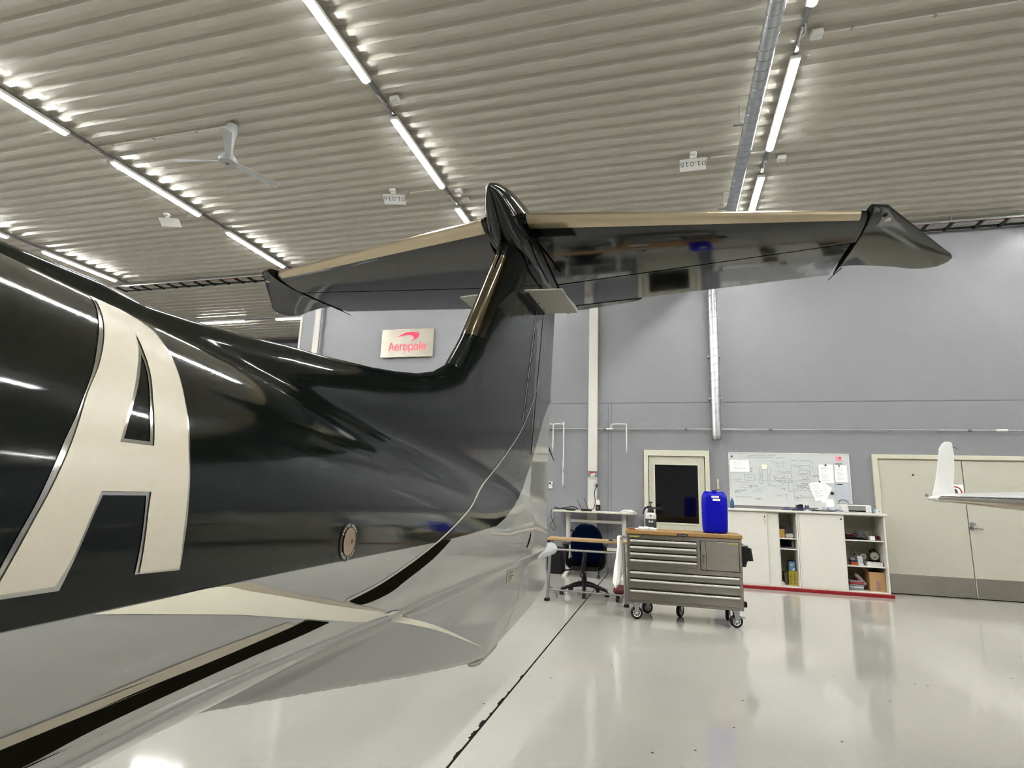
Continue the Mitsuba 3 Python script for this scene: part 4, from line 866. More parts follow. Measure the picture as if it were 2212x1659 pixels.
for i in range(5):
    a = math.radians(-90 + 8 + i * 72); dx, dy = math.cos(a), math.sin(a); p = (HX + dx * .30, HY + dy * .30)
    part(k, 'leg', tube([(HX, HY, .135), (HX + dx * .1, HY + dy * .1, .125), (HX + dx * .2, HY + dy * .2, .10), (*p, .072)], [.034, .03, .024, .018], 10), 'black_plastic')
    c = part(k, 'caster', cat_([rotz(cyl((p[0] - .022, p[1], .027), (p[0] - .006, p[1], .027), .027, 16), i * 50, (*p, 0)), rotz(cyl((p[0] + .006, p[1], .027), (p[0] + .022, p[1], .027), .027, 16), i * 50, (*p, 0)), cyl((*p, .03), (*p, .08), .009, 10)]), 'black_plastic')

# standing desk
k = thing('standing_desk', 'height adjustable desk with pale top and white legs against the wall', 'desk')
top = shapely.Polygon([(-1.78, 9.27), (-.62, 9.27), (-.54, 9.30), (-.50, 9.40), (-.50, 9.86), (-1.78, 9.86)]).buffer(.02)
part(k, 'top', on_top(trimesh.creation.extrude_polygon(top, .022, engine='earcut'), 0, 0, .985), 'white_laminate', False)
part(k, 'top_edge', on_top(trimesh.creation.extrude_polygon(top.buffer(.0015).difference(top.buffer(-.004)), .018, engine='earcut'), 0, 0, .9855), 'frame_cream', False)
for x, nm in ((-1.575, 'left'), (-.675, 'right')):
    part(k, 'leg', cyl((x, 9.52, .05), (x, 9.52, .985), .037, 24), 'white_paint')
    part(k, 'leg_sleeve', cyl((x, 9.52, .05), (x, 9.52, .16), .045, 24), 'white_paint')
    part(k, 'foot', loft([np.array([(x - .035, y, 0.0), (x + .035, y, 0.0), (x + .03, y, h), (x - .03, y, h)]) for y, h in ((9.17, .022), (9.30, .04), (9.52, .06), (9.75, .045), (9.82, .025))]), 'white_paint', False)
part(k, 'cross_beam', rbox(-1.56, -.69, 9.50, 9.54, .822, .868, .004), 'white_paint', False)
part(k, 'lower_beam', rbox(-1.56, -.69, 9.56, 9.58, .39, .44, .003), 'white_paint', False)
k = thing('computer_case', 'black box standing on the floor under the left end of the desk', 'computer')
part(k, 'case', rbox(-1.90, -1.655, 9.42, 9.80, .008, .40, .012), 'black_plastic', False); part(k, 'front_panel', rbox(-1.885, -1.67, 9.412, 9.425, .03, .385, .006), 'black_gloss', False)
for x in (-1.87, -1.69): part(k, 'foot', rbox(x - .015, x + .015, 9.45, 9.77, 0, .01, .002), 'black_plastic', False)
k = thing('drawer_pedestal', 'black pedestal on grey casters behind the office chair', 'pedestal')
part(k, 'body', rbox(-1.37, -.99, 9.18, 9.54, .135, .385, .006), 'black_plastic', False)
for x, y in ((-1.32, 9.24), (-1.04, 9.24), (-1.30, 9.49), (-1.06, 9.49)):
    c = part(k, 'caster', cat_([cyl((x, y, .11), (x, y, .14), .02, 12), box(x - .014, x - .010, y - .02, y + .02, .04, .115), box(x + .010, x + .014, y - .02, y + .02, .04, .115)]), 'steel_dull', False)
    part(c, 'tyre', cyl((x - .009, y, .045), (x + .009, y, .045), .045, 20), 'black_plastic'); part(c, 'hub', cyl((x - .0105, y, .045), (x + .0105, y, .045), .026, 16), 'grey_plastic')
k = thing('rolling_stool', 'low red padded stool on black casters left of the tool cart', 'stool')
part(k, 'cushion', soft(-.645, -.31, 7.22, 7.56, .098, .165, .03), 'red_vinyl', 60)
part(k, 'base', rbox(-.62, -.33, 7.25, 7.53, .078, .10, .006), 'black_plastic', False)
for x, y in ((-.60, 7.29), (-.37, 7.29), (-.60, 7.50), (-.37, 7.50)):
    part(k, 'caster', cat_([cyl((x - .014, y, .03), (x + .014, y, .03), .03, 16), cyl((x, y, .05), (x, y, .085), .012, 10)]), 'black_plastic')
# on the desk
DZ = 1.007
k = thing('router', 'black router with two raised antennas on the desk', 'router')
part(k, 'body', rotz(rbox(-1.36, -1.185, 9.42, 9.50, DZ, DZ + .035, .01), 8, (-1.27, 9.46, 0)), 'black_plastic', False)
part(k, 'antenna', tube([(-1.345, 9.47, DZ + .02), (-1.432, 9.50, DZ + .175)], [.006, .004], 8), 'black_plastic'); part(k, 'antenna', tube([(-1.245, 9.47, DZ + .03), (-1.325, 9.50, DZ + .215)], [.006, .004], 8), 'black_plastic')
def wire(key, P, r, mat, label, cat='cable'): return one(key, tube(smooth_path(P, 5), r, 7), mat, label, cat)
k = thing('power_strip', 'tangled black cables and power strip at the left end of the desk', 'power strip')
part(k, 'strip', rotz(rbox(-1.60, -1.44, 9.36, 9.42, DZ, DZ + .032, .01), -6, (-1.5, 9.4, 0)), 'black_plastic', False)
part(k, 'cord', tube(smooth_path([(-1.60, 9.39, DZ + .02), (-1.66, 9.36, DZ + .022), (-1.74, 9.38, DZ + .03), (-1.78, 9.36, DZ + .045), (-1.72, 9.34, DZ + .02), (-1.64, 9.36, DZ + .035), (-1.57, 9.36, DZ + .05), (-1.47, 9.38, DZ + .06), (-1.41, 9.42, DZ + .03)], 6), .009, 7), 'black_plastic')
wire('cable', [(-1.76, 9.30, DZ + .025), (-1.81, 9.25, DZ), (-1.808, 9.24, .90), (-1.78, 9.24, .83), (-1.76, 9.24, .79), (-1.74, 9.24, .74), (-1.76, 9.24, .685), (-1.80, 9.24, .72), (-1.825, 9.24, .77), (-1.79, 9.24, .82), (-1.765, 9.24, .88), (-1.75, 9.25, .98)], .004, 'black_plastic', 'thin black cable hanging in a loop from the left desk end')
k = wire('power_plug', [(-1.175, 9.44, DZ + .03), (-1.165, 9.6, DZ + .06), (-1.17, 9.78, 1.17), (-1.185, 9.79, 1.30), (-1.165, 9.80, 1.39), (-1.15, 9.81, 1.41)], .006, 'black_plastic', 'black plug and cord plugged into the white column above the desk', 'plug')
part(k, 'plug', soft(-1.165, -1.135, 9.795, 9.83, 1.395, 1.455, .013, 1), 'black_plastic', False)
wire('cable', [(-1.13, 9.80, 1.15), (-1.135, 9.74, 1.09), (-1.12, 9.62, 1.04), (-1.10, 9.56, 1.012)], .004, 'grey_plastic', 'thin grey cable from the column to the desk beside the spray bottle')
k = thing('bottle', 'white cleaner bottle with black label on the desk', 'bottle')
part(k, 'body', lathe([(0, DZ), (.036, DZ), (.038, DZ + .01), (.038, DZ + .10), (.030, DZ + .155), (.016, DZ + .185), (0, DZ + .187)], 24, (-1.075, 9.36, 0)), 'white_plastic', 40)
part(k, 'label', lathe([(.0385, DZ + .015), (.0388, DZ + .016), (.0388, DZ + .108), (.0385, DZ + .109)], 24, (-1.075, 9.36, 0)), 'black_plastic', 40); part(k, 'label_mark', to_wall(prism([(0, .02), (-.006, .004), (-.016, 0), (-.006, -.004), (0, -.02), (.006, -.004), (.016, 0), (.006, .004)], .001), -1.075, DZ + .06, 9.3212), 'yellow', False)
part(k, 'cap', cyl((-1.075, 9.36, DZ + .183), (-1.075, 9.36, DZ + .207), .014, 14), 'grey_plastic')
one('document', cat_([rotz(box(-1.02, -.76, 9.33, 9.52, DZ + .0015 * i, DZ + .0015 * i + .001), 3 - 2 * i, (-.9, 9.4, 0)) for i in range(3)]), 'paper_white', 'flat white sheets of paper on the desk right of the bottle', 'papers', False)
one('plastic_bag', lumpy(-.72, -.50, 9.30, 9.46, DZ, DZ + .05, .35, 21, 4), 'white_plastic', 'crumpled white plastic bag at the right end of the desk', 'bag', True)

# white cabinets with sliding doors under one worktop, on a red plinth
YF, YB = 9.39, 9.90
one('plinth', rbox(.88, 3.018, 9.345, 9.90, 0, .045, .004), 'red_plinth', 'bright red plinth under the white cabinets', 'plinth', False)
one('worktop', rbox(.86, 3.012, 9.35, 9.91, 1.112, 1.142, .003), 'white_laminate', 'long white worktop across both cabinets', 'worktop', False)
def cabinet(label, x0, x1, shelves):
    k = thing('cabinet', label, 'cabinet', 'white sliding door cabinets')
    part(k, 'side_panel', rbox(x0, x0 + .018, YF, YB, .045, 1.112, .002), 'white_laminate', False); part(k, 'side_panel', rbox(x1 - .018, x1, YF, YB, .045, 1.112, .002), 'white_laminate', False)
    part(k, 'bottom_panel', rbox(x0 + .018, x1 - .018, YF, YB, .045, .063, .002), 'white_laminate', False); part(k, 'back_panel', box(x0 + .018, x1 - .018, YB - .008, YB, .063, 1.112), 'cabinet_inside', False)
    for z in shelves: part(k, 'shelf', rbox(x0 + .018, x1 - .018, YF + .05, YB - .008, z - .018, z, .002), 'white_laminate', False)
    part(k, 'top_track', rbox(x0, x1, YF - .004, YF + .045, 1.100, 1.112, .002), 'white_laminate', False)
    return k
C1 = cabinet('left white cabinet with narrow open compartment, behind the tool cart', .885, 1.848, (.738, .588))
d = part(C1, 'sliding_door', rbox(.90, 1.430, YF - .002, YF + .016, .063, 1.098, .003), 'white_laminate', False); part(d, 'lock', cyl((1.402, YF - .010, 1.035), (1.402, YF, 1.035), .011, 14), 'black_plastic')
part(d, 'key_string', tube(smooth_path([(1.402, YF - .008, 1.03), (1.39, YF - .006, .99), (1.41, YF - .006, .95), (1.412, YF - .006, .92)], 4), .003, 6), 'cardboard_orange')
part(C1, 'sliding_door', rbox(1.20, 1.588, YF + .022, YF + .040, .063, 1.098, .003), 'white_laminate', False)
part(C1, 'door_edge', rbox(1.588, 1.600, YF + .020, YF + .042, .063, 1.098, .002), 'white_paint', False)
C2 = cabinet('right white cabinet with wide open shelves, beside the double door', 1.852, 2.985, (.762, .405))
d = part(C2, 'sliding_door', rbox(1.872, 2.462, YF - .002, YF + .016, .063, 1.098, .003), 'white_laminate', False); part(d, 'lock', cyl((2.425, YF - .010, 1.045), (2.425, YF, 1.045), .011, 14), 'black_plastic')
# contents, left cabinet
YS = 9.56
one('carton', rbox(1.602, 1.692, YS - .03, YS + .12, .738, .862, .003), 'cardboard_orange', 'orange-brown carton on the top shelf of the left cabinet', 'box', False)
one('notebook', moved(rbox(1.64, 1.76, YS - .02, YS + .13, .866, .884, .003), np.eye(4)), 'navy', 'dark flat notebook lying on the orange-brown carton', 'notebook', False)
for i, (x, r) in enumerate(((1.735, .030), (1.785, .033))):
    one('paper_roll', lathe([(.012, -.05), (r, -.05), (r, .05), (.012, .05), (.012, -.05)], 24).apply_transform(np.array([[1, 0, 0, x], [0, 0, 1, YS + .05], [0, 1, 0, .738 + r], [0, 0, 0, 1.0]])), 'white_plastic', ('white roll beside the orange-brown carton', 'white roll nearest the cabinet post')[i], 'roll', 30, 'white rolls in the left cabinet')
one('folder', rbox(1.61, 1.79, YS - .05, YS + .2, .588, .606, .004), 'purple', 'grey-violet folder on the middle shelf of the left cabinet', 'folder', False)
one('tool_bag', lumpy(1.61, 1.78, YS + .05, YS + .28, .606, .70, .2, 31, 3), 'fabric_black', 'dark bag behind the folder on the middle shelf', 'bag', True)
one('spray_can', cyl((1.803, YS + .02, .588), (1.803, YS + .02, .695), .020, 18), 'grey_plastic', 'grey can standing at the right of the middle shelf', 'can')
k = one('carton', rbox(1.716, 1.828, YS - .03, YS + .16, .063, .262, .003), 'yellow', 'yellow carton with black lines at the bottom of the left cabinet', 'box', False)
part(k, 'print', cat_([box(1.73 + .05 * c, 1.73 + .05 * c + .03 - .004 * ((i * 3) % 4), YS - .0315, YS - .0295, .088 + .0145 * i, .088 + .0145 * i + .006) for c in range(2) for i in range(11)]), 'ink', False, kind='stuff')
k = one('carton', rbox(1.728, 1.812, YS - .02, YS + .14, .262, .405, .003), 'light_blue', 'light blue carton on top of the yellow one', 'box', False)
part(k, 'print', cat_([box(1.738, 1.79, YS - .0215, YS - .0195, .352, .358), box(1.738, 1.78, YS - .0215, YS - .0195, .337, .342), box(1.775, 1.80, YS - .0215, YS - .0195, .275, .30)]), 'paper_white', False)
part(k, 'lid', box(1.727, 1.813, YS - .021, YS + .141, .396, .406), 'navy', False)
k = one('helmet', lumpy(1.61, 1.66, YS - .005, YS + .11, .063, .17, .05, 3, 3), 'black_plastic', 'round black thing with white front at the bottom left of the compartment', 'helmet', True); part(k, 'white_cap', lathe([(0, 0), (.026, .0), (.03, .015), (.022, .04), (0, .05)], 18, (1.628, YS - .03, .063)), 'white_plastic')
one('carton', rbox(1.665, 1.714, YS + .03, YS + .2, .063, .235, .003), 'olive', 'dark olive box beside the yellow carton', 'box', False)
# contents, right cabinet
rr = random.Random(11)
def coil(x, y, z, R, r, mat, label, turns=3, cat='cable'):
    t = np.linspace(0, 2 * np.pi * turns, 26 * turns)
    one('cable_coil', tube(np.stack([x + (R + .012 * np.sin(3.3 * t)) * np.cos(t), y + (R * .8 + .01 * np.cos(2.1 * t)) * np.sin(t), z + r + .006 * t / 2 + .006 * (1 + np.sin(5 * t + R * 50))], 1), r, 6), mat, label, cat, 30, 'cable coils on the top shelf')
coil(2.60, YS + .06, .764, .075, .007, 'red_vinyl', 'dark red cable coil on the top shelf of the right cabinet')
coil(2.70, YS + .02, .766, .065, .007, 'steel_dark', 'dark grey cable coil in the middle of the top shelf', 4)
coil(2.77, YS + .12, .80, .095, .006, 'grey_plastic', 'pale grey cable coil lying on top of the others', 4)
coil(2.66, YS + .16, .768, .08, .006, 'white_plastic', 'white cable coil at the back of the top shelf', 3)
one('carton', rbox(2.822, 2.888, YS - .03, YS + .08, .762, .818, .003), 'paper_white', 'small white box at the right of the top shelf', 'box', False)
one('tape_roll', lathe([(.014, 0), (.034, 0), (.034, .04), (.014, .04), (.014, 0)], 22).apply_transform(np.array([[1, 0, 0, 2.926], [0, 0, -1, YS + .03], [0, 1, 0, .797], [0, 0, 0, 1.0]])), 'red_vinyl', 'dark red roll at the right end of the top shelf', 'roll')
one('wire_bundle', lumpy(2.51, 2.78, YS - .06, YS - .02, .762, .79, .4, 8, 4, 26), 'fabric_black', 'dark tangled bundle at the front of the top shelf', 'cables', True)
one('carton', rbox(2.545, 2.632, YS - .06, YS + .05, .405, .446, .002), 'orange', 'orange box at the left of the middle shelf', 'box', False)
one('carton', rbox(2.543, 2.628, YS - .058, YS + .05, .446, .472, .002), 'navy', 'dark blue box on top of the orange one', 'box', False)
one('carton', rbox(2.543, 2.60, YS - .05, YS + .05, .472, .51, .002), 'grey_plastic', 'grey box on top of the dark blue one', 'box', False)
one('carton', rbox(2.637, 2.705, YS - .06, YS + .05, .405, .432, .002), 'white_plastic', 'low white box right of the orange one', 'box', False)
one('carton', rbox(2.635, 2.70, YS - .05, YS + .06, .432, .50, .002), 'paper_grey', 'grey-white box in the middle of the stack', 'box', False)
one('carton', rbox(2.633, 2.695, YS - .045, YS + .06, .50, .53, .002), 'white_plastic', 'white box on top of the stack', 'box', False)
one('tape_roll', lathe([(.02, 0), (.045, 0), (.045, .03), (.02, .03), (.02, 0)], 22).apply_transform(np.array([[1, 0, 0, 2.63], [0, 0, -1, YS + .12], [0, 1, 0, .545], [0, 0, 0, 1.0]])), 'olive', 'yellow-brown tape roll behind the box stack', 'roll')
one('tape_roll', lathe([(.02, 0), (.04, 0), (.04, .03), (.02, .03), (.02, 0)], 22).apply_transform(np.array([[1, 0, 0, 2.75], [0, 0, -1, YS + .12], [0, 1, 0, .52], [0, 0, 0, 1.0]])), 'cable_white', 'cream tape roll left of the round gauge', 'roll')
for i, z in enumerate((.405, .437)): one('carton', rbox(2.60 + .12 * i, 2.80 - .02 * i, YS + .09, YS + .2, z + .04 * 0, z + .032 + .03 * i, .003), ('cardboard', 'olive')[i], ('brown box at the back of the middle shelf', 'olive box behind the white tray')[i], 'box', False)
k = thing('parts_tray', 'white tray of small metal parts on the middle shelf', 'tray')
part(k, 'tray', m3.Manifold.cube((.195, .12, .05)).translate((2.752, YS - .06, .405)) - m3.Manifold.cube((.185, .11, .06)).translate((2.757, YS - .055, .410)), 'white_plastic', False)
part(k, 'metal_parts', cat_([rotz(rbox(x - .022, x + .022, y - .005, y + .005, z, z + .01, .003), rr.uniform(0, 180), (x, y, 0)) for x, y, z in [(rr.uniform(2.785, 2.92), rr.uniform(YS - .03, YS + .03), .412 + .0035 * i) for i in range(14)]]), 'aluminium', False, kind='stuff')
k = thing('gauge', 'round grey-green gauge standing on a dark case on the middle shelf', 'gauge')
one('tool_case', rbox(2.84, 2.955, YS + .08, YS + .2, .405, .475, .006), 'fabric_black', 'dark case under the round gauge', 'case', False)
part(k, 'body', cyl((2.895, YS + .18, .54), (2.895, YS + .08, .535), .062, 28), 'olive'); part(k, 'face', cyl((2.895, YS + .0825, .535), (2.895, YS + .0775, .535), .052, 28), 'cable_white'); part(k, 'window', rbox(2.875, 2.915, YS + .0755, YS + .08, .51, .525, .003), 'steel_dark', False)
part(k, 'strap', tube(smooth_path([(2.85, YS + .14, .58), (2.86, YS + .13, .61), (2.90, YS + .13, .62), (2.93, YS + .14, .59)], 4), .009, 8), 'fabric_black')
one('jar', cyl((2.945, YS - .03, .405), (2.945, YS - .03, .455), .017, 16), 'pink_grey', 'small pinkish jar at the right of the middle shelf', 'jar')
for i in range(5):
    one('folded_bag', rotz(soft(2.50, 2.69, YS - .06, YS + .16, .063 + i * .026, .063 + (i + 1) * .026, .011, 1), rr.uniform(-7, 7), (2.6, YS, 0)), ('grey_plastic', 'paper_grey', 'grey_plastic', 'red', 'pink_grey')[i], ('grey bag at the bottom of the bag stack', 'second lowest bag of the stack, pale grey', 'middle grey bag of the stack', 'red bag near the top of the stack', 'pinkish bag on top of the stack')[i], 'bag', 60, 'stacked bags in the right cabinet')
one('folded_bag', moved(soft(-.10, .10, -.10, .10, -.03, .03, .025, 1), trimesh.transformations.translation_matrix((2.66, YS + .06, .205)) @ trimesh.transformations.rotation_matrix(.85, (0, 1, 0))), 'pink_grey', 'pinkish grey bag leaning between stack and open carton', 'bag', 60)
k = thing('open_carton', 'open brown cardboard carton at the bottom of the right cabinet', 'box')
bx = m3.Manifold.cube((.195, .24, .26)).translate((2.765, YS - .06, .063)) - m3.Manifold.cube((.187, .232, .3)).translate((2.769, YS - .056, .069))
part(k, 'body', bx, 'cardboard', False); part(k, 'flap', moved(box(-.001, .001, -.115, .115, 0, .09), trimesh.transformations.translation_matrix((2.766, YS + .06, .322)) @ trimesh.transformations.rotation_matrix(-.9, (0, 1, 0))), 'cardboard', False)
part(k, 'contents', lumpy(2.78, 2.95, YS - .04, YS + .15, .20, .345, .2, 14, 3), 'fabric_black', True); part(k, 'shipping_label', box(2.845, 2.895, YS - .0615, YS - .0595, .075, .20), 'pink_grey', False)
# on the worktop
WT = 1.142
one('cloth', moved(lumpy(.932, .985, 9.40, 9.46, WT, WT + .15, .25, 5, 3), np.eye(4)), 'teal', 'teal blue cloth standing at the left end of the worktop', 'cloth', True)
one('document', cat_([rotz(box(.97 + .02 * i, 1.40, 9.42, 9.66, WT + .0015 * i, WT + .0015 * i + .001), 2 - i, (1.2, 9.5, 0)) for i in range(3)]), 'paper_white', 'white sheets lying at the left end of the worktop', 'papers', False)
one('marker_pen', cyl((1.66, 9.46, WT + .010), (1.76, 9.45, WT + .010), .010, 10), 'purple', 'violet pen lying on the worktop', 'pen'); one('cloth', lumpy(1.69, 1.78, 9.46, 9.56, WT, WT + .045, .5, 6, 3), 'purple', 'small crumpled violet cloth on the worktop', 'cloth', True)
one('tape_roll', lathe([(.012, 0), (.027, 0), (.027, .018), (.012, .018), (.012, 0)], 18, (1.815, 9.44, WT)), 'black_plastic', 'small black roll lying beside the navy box', 'roll')
k = one('carton', loft([np.array([(1.862, y, WT), (1.945, y, WT), (1.945, y, WT + .085), (1.93, y, WT + .095), (1.862, y, WT + .08)]) for y in (9.42, 9.53)]), 'black_plastic', 'black and navy box on the worktop', 'box', False); part(k, 'sleeve', box(1.861, 1.946, 9.4185, 9.53, WT + .001, WT + .045), 'navy', False)
k = thing('bottle', 'white bottle with violet print on the worktop beside the navy box', 'bottle'); part(k, 'body', lathe([(0, WT), (.026, WT), (.028, WT + .01), (.028, WT + .09), (.020, WT + .11), (.02, WT + .15), (0, WT + .15)], 20, (2.003, 9.46, 0)), 'white_plastic', 40); part(k, 'label', lathe([(.0285, WT + .02), (.0287, WT + .021), (.0287, WT + .08), (.0285, WT + .081)], 20, (2.003, 9.46, 0)), 'purple', 40)
one('computer_mouse', soft(2.06, 2.14, 9.41, 9.46, WT - .008, WT + .022, .015), 'black_plastic', 'black mouse on the worktop', 'mouse', 60)
one('scrap_pile', lumpy(2.16, 2.47, 9.40, 9.62, WT, WT + .055, .75, 17, 4, 26), 'paper_grey', 'heap of crumpled grey papers beside the printer', 'papers', True)
one('scrap_pile', lumpy(2.17, 2.30, 9.38, 9.44, WT, WT + .026, .8, 18, 3, 26), 'steel_dark', 'dark scraps in front of the crumpled papers', 'scraps', True)
k = thing('printer', 'white desktop printer with dark paper slot on the worktop', 'printer')
part(k, 'body', rbox(2.485, 2.855, 9.50, 9.82, WT, WT + .115, .012), 'white_plastic', False); part(k, 'paper_bay', box(2.565, 2.79, 9.4985, 9.51, WT + .018, WT + .098), 'grey_plastic', False); part(k, 'slot', box(2.57, 2.785, 9.4965, 9.50, WT + .014, WT + .034), 'joint_black', False)
part(k, 'lid', rbox(2.50, 2.84, 9.51, 9.81, WT + .115, WT + .122, .003), 'steel_dark', False); part(k, 'side_cheek', rbox(2.478, 2.56, 9.485, 9.56, WT, WT + .112, .010), 'white_plastic', False); part(k, 'side_cheek', rbox(2.795, 2.862, 9.485, 9.56, WT, WT + .112, .010), 'white_plastic', False)
wire('cable', [(2.52, 9.84, WT + .10), (2.55, 9.86, WT + .17), (2.60, 9.87, WT + .19), (2.65, 9.86, WT + .16), (2.67, 9.84, WT + .10)], .004, 'black_plastic', 'black cable looping up behind the printer')
k = one('carton', rbox(2.90, 2.972, 9.42, 9.50, WT, WT + .058, .003), 'white_plastic', 'small white box at the right end of the worktop', 'box', False); part(k, 'print', box(2.925, 2.945, 9.4185, 9.4205, WT + .02, WT + .035), 'grey_plastic', False)
one('plastic_bag', lumpy(2.868, 2.915, 9.48, 9.54, WT, WT + .075, .4, 41, 3), 'light_blue', 'small bluish bag between the printer and the little white box', 'bag', True)

# whiteboard
YW2 = YW - .022
k = thing('whiteboard', 'large whiteboard covered with marker sketches above the cabinets', 'whiteboard')
WX0, WX1, WZ0, WZ1 = .988, 2.722, 1.205, 2.016
part(k, 'panel', rbox(WX0, WX1, YW2, YW - .001, WZ0, WZ1, .002), 'board_white', False)
for a in ((WX0 - .012, WX1 + .012, WZ1, WZ1 + .014), (WX0 - .012, WX1 + .012, WZ0 - .014, WZ0), (WX0 - .012, WX0, WZ0, WZ1), (WX1, WX1 + .012, WZ0, WZ1)): part(k, 'frame', rbox(a[0], a[1], YW2 - .006, YW - .001, a[2], a[3], .002), 'aluminium', False)
def strokes(S, w=.0035):
    out = []
    for s in S:
        ln = shapely.LineString(s).buffer(w / 2, cap_style='flat', join_style='mitre')
        for g in getattr(ln, 'geoms', [ln]): out.append(to_wall(trimesh.creation.extrude_polygon(g, .0006, engine='earcut'), 0, 0, YW2))
    return cat_(out)
R = random.Random(7)
def scrawl(x, z, L, h, n):
    return [(x + L * i / n + R.uniform(-.3, .3) * L / n, z + R.uniform(-h, h) / 2) for i in range(n + 1)]
def rect(a, b, c, d): return [(a, c), (b, c), (b, d), (a, d), (a, c - .001)]
S1 = [rect(1.21, 1.36, 1.585, 1.675), rect(1.90, 2.17, 1.60, 1.84), rect(1.435, 1.475, 1.54, 1.79), rect(1.555, 1.60, 1.53, 1.79), rect(1.66, 1.87, 1.60, 1.63), [(1.36, 1.60), (1.88, 1.57), (1.93, 1.60)], [(1.85, 1.55), (1.85, 1.43), (1.98, 1.43)], rect(1.98, 2.075, 1.455, 1.50), rect(1.80, 1.905, 1.565, 1.60),
      [(1.68, 1.60), (1.78, 1.54), (1.72, 1.50), (1.56, 1.52)], [(2.13, 1.925), (2.19, 1.915), (2.215, 1.87), (2.23, 1.855)], [(2.205, 1.84), (2.21, 1.80), (2.205, 1.765)], [(1.62, 1.905), (1.70, 1.875), (1.74, 1.86)], [(1.70, 1.74), (1.80, 1.735), (1.86, 1.73)], [(1.70, 1.72), (1.80, 1.715), (1.86, 1.745), (1.89, 1.73), (1.86, 1.705), (1.80, 1.715)], [(1.92, 1.58), (1.92, 1.46), (2.16, 1.45), (2.2, 1.43)], [(1.78, 1.38), (1.85, 1.38)], [(1.82, 1.38), (1.82, 1.31)], [(1.93, 1.40), (1.93, 1.30), (2.0, 1.30)], [(2.0, 1.38), (2.1, 1.345), (2.24, 1.345)], rect(1.14, 1.30, 1.47, 1.51), [(1.06, 1.56), (1.26, 1.545), (1.30, 1.555)]]
S1 += [[(2.085 + .085 * math.cos(t), 1.72 + .055 * math.sin(t)) for t in np.linspace(0, 6.28, 25)], [(1.665 + .022 * math.cos(t), 1.645 + .02 * math.sin(t)) for t in np.linspace(0, 6.28, 12)], [(1.79 + .018 * math.cos(t), 1.875 + .016 * math.sin(t)) for t in np.linspace(0, 6.28, 12)]]
for x, z, L in ((1.24, 1.988, .46), (1.24, 1.955, .42), (1.24, 1.63, .08), (1.03, 1.59, .13), (1.70, 1.955, .10), (1.90, 1.91, .08), (2.03, 1.912, .08), (1.94, 1.815, .11), (1.66, 1.36, .13), (1.05, 1.325, .27)): S1.append(scrawl(x, z, L, .022, max(10, int(L / .009))))
for x, z in ((1.45, 1.66), (1.575, 1.66)): S1.append([(a + .0, b) for b, a in scrawl(z - .05, x, .10, .02, 14)])
S2 = [scrawl(x, z, L, .03, int(L / .014)) for x, z, L in ((1.06, 1.43, .16), (1.05, 1.395, .10), (1.28, 1.50, .12), (1.73, 1.47, .08), (2.02, 1.49, .15), (2.03, 1.56, .2), (1.92, 1.66, .02), (2.03, 1.71, .11), (1.36, 1.30, .10), (1.70, 1.81, .03), (1.77, 1.81, .03), (1.28, 1.73, .05), (1.30, 1.78, .04), (1.27, 1.87, .03), (2.2, 1.68, .1), (2.05, 1.63, .1), (1.93, 1.335, .12), (1.96, 1.53, .2), (1.75, 1.655, .05))]
part(k, 'marker_lines', strokes(S1, .004), 'ink_faint', False, 'grey marker sketches', 'stuff')
part(k, 'marker_writing', strokes(S2, .0055), 'ink', False, 'dark scrawled handwriting', 'stuff')
part(k, 'green_writing', strokes([scrawl(x, z, L, .03, int(L / .012)) for x, z, L in ((1.30, 1.415, .18), (1.42, 1.47, .12), (1.52, 1.50, .07), (1.36, 1.45, .12))], .005), 'ink_green', False, 'faint green handwriting', 'stuff')
def sheet_(pts, label, lines=9, mat='paper_white', y=None, head=None, name='paper_sheet', cat='paper'):
    y = YW2 - .004 if y is None else y
    P = np.array(pts); k = one(name, to_wall(prism(pts, .0016), 0, 0, y), mat, label, cat, False, {'paper': 'sheets of paper on the whiteboard', 'sticky note': 'sticky notes on the whiteboard'}.get(cat))
    if lines:
        a, b, c, d = P[0], P[1], P[2], P[3]; out = []
        for i in range(lines):
            t = .14 + .76 * i / lines; e = R.uniform(.6, .86) if i % 4 else R.uniform(.35, .6)
            l0, r0_ = a + (d - a) * t, b + (c - b) * t; p, q = l0 + (r0_ - l0) * .12, l0 + (r0_ - l0) * e
            dn = (d - a) / np.linalg.norm(d - a) * .006
            out.append(to_wall(prism([p, q, q + dn, p + dn], .0005), 0, 0, y - .0016))
        part(k, 'print', cat_(out), 'ink_print', False, kind='stuff')
        if head: part(k, 'heading', to_wall(prism([a + (b - a) * .08 + (d - a) * .05, a + (b - a) * .55 + (d - a) * .05, a + (b - a) * .55 + (d - a) * .11, a + (b - a) * .08 + (d - a) * .11], .0006), 0, 0, y - .0017), head, False)
    return k
def rc(a, b, c, d): return [(a, d), (b, d), (b, c), (a, c)]
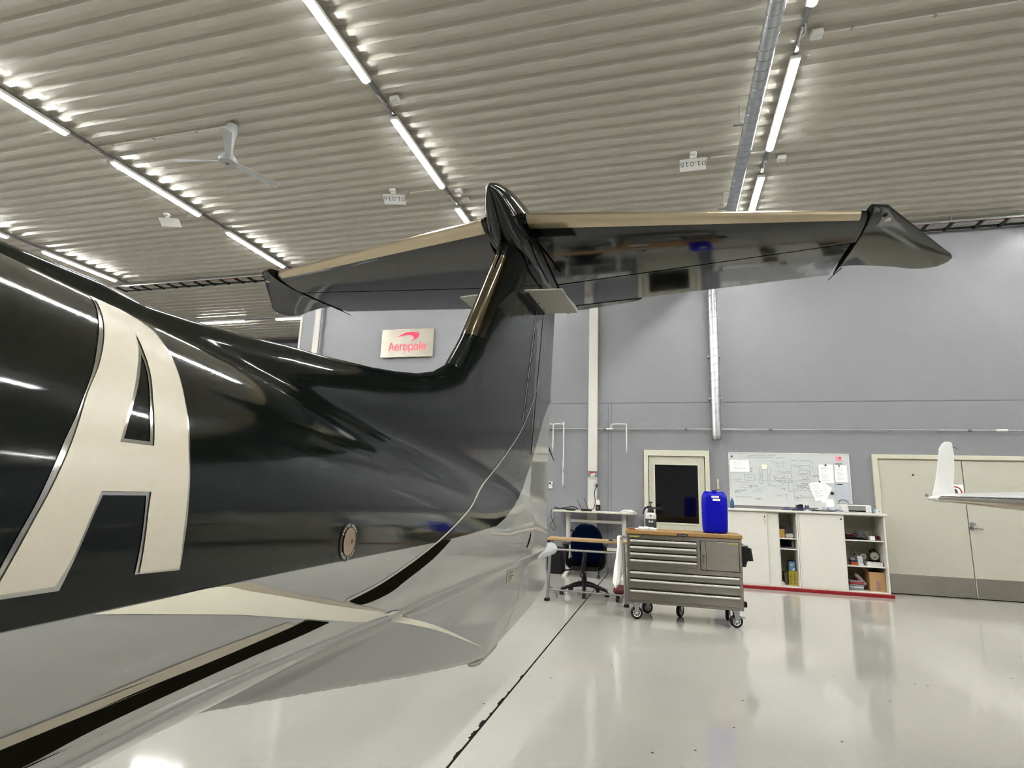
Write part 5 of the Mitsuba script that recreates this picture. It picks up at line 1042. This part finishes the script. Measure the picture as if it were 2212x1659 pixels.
sheet_(rc(.998, 1.284, 1.717, 1.908), 'wide white sheet with printed picture at the left of the whiteboard', 8)
sheet_(rc(2.296, 2.50, 1.575, 1.858), 'white printed sheet, left one of the upper pair on the whiteboard', 12)
sheet_(rc(2.522, 2.69, 1.592, 1.853), 'white printed sheet, right one of the upper pair on the whiteboard', 11)
sheet_([(2.355, 1.572), (2.47, 1.505), (2.34, 1.262), (2.26, 1.33)], 'tilted sheet half hidden behind the other tilted one', 6, y=YW2 - .002)
sheet_([(2.135, 1.562), (2.330, 1.602), (2.402, 1.345), (2.222, 1.29)], 'tilted white printed sheet hanging from a black magnet', 11, y=YW2 - .007)
sheet_(rc(2.515, 2.698, 1.315, 1.578), 'bluish sheet with dark blue heading at the lower right of the whiteboard', 9, 'paper_grey', head='navy')
sheet_([(2.365, 1.335), (2.475, 1.33), (2.485, 1.215), (2.37, 1.215)], 'plain white sheet at the lower edge of the whiteboard', 0, y=YW2 - .003)
sheet_(rc(1.472, 1.548, 1.773, 1.842), 'pale yellow sticky note on the whiteboard', 0, 'paper_yellow', name='sticky_note', cat='sticky note')
sheet_(rc(2.549, 2.628, 1.918, 1.993), 'pink sticky note at the top right of the whiteboard', 0, 'paper_pink', name='sticky_note', cat='sticky note')
sheet_(rc(2.53, 2.63, 1.866, 1.882), 'narrow label strip below the pink note', 0, 'ink_faint', name='label_strip', cat='label')
for x, z, r, l, m in ((1.026, 1.967, .012, 'at the top left corner', 'black_plastic'), (2.397, 1.850, .012, 'holding the left sheet of the upper pair', 'black_plastic'), (2.583, 1.842, .012, 'holding the right sheet of the upper pair', 'steel_dark'), (2.296, 1.594, .012, 'holding the tilted sheet', 'black_plastic'), (2.462, 1.420, .022, 'large one at the lower right', 'black_plastic'), (2.605, 1.965, .013, 'on the pink note', 'red')):
    one('magnet', cyl((x, YW2 - .003, z), (x, YW2 - .016, z), r, 18), m, ('red' if m == 'red' else 'round dark') + ' whiteboard magnet ' + l, 'magnet', 30, 'magnets on the whiteboard')
scene = {k: v for k, v in scene.items()}
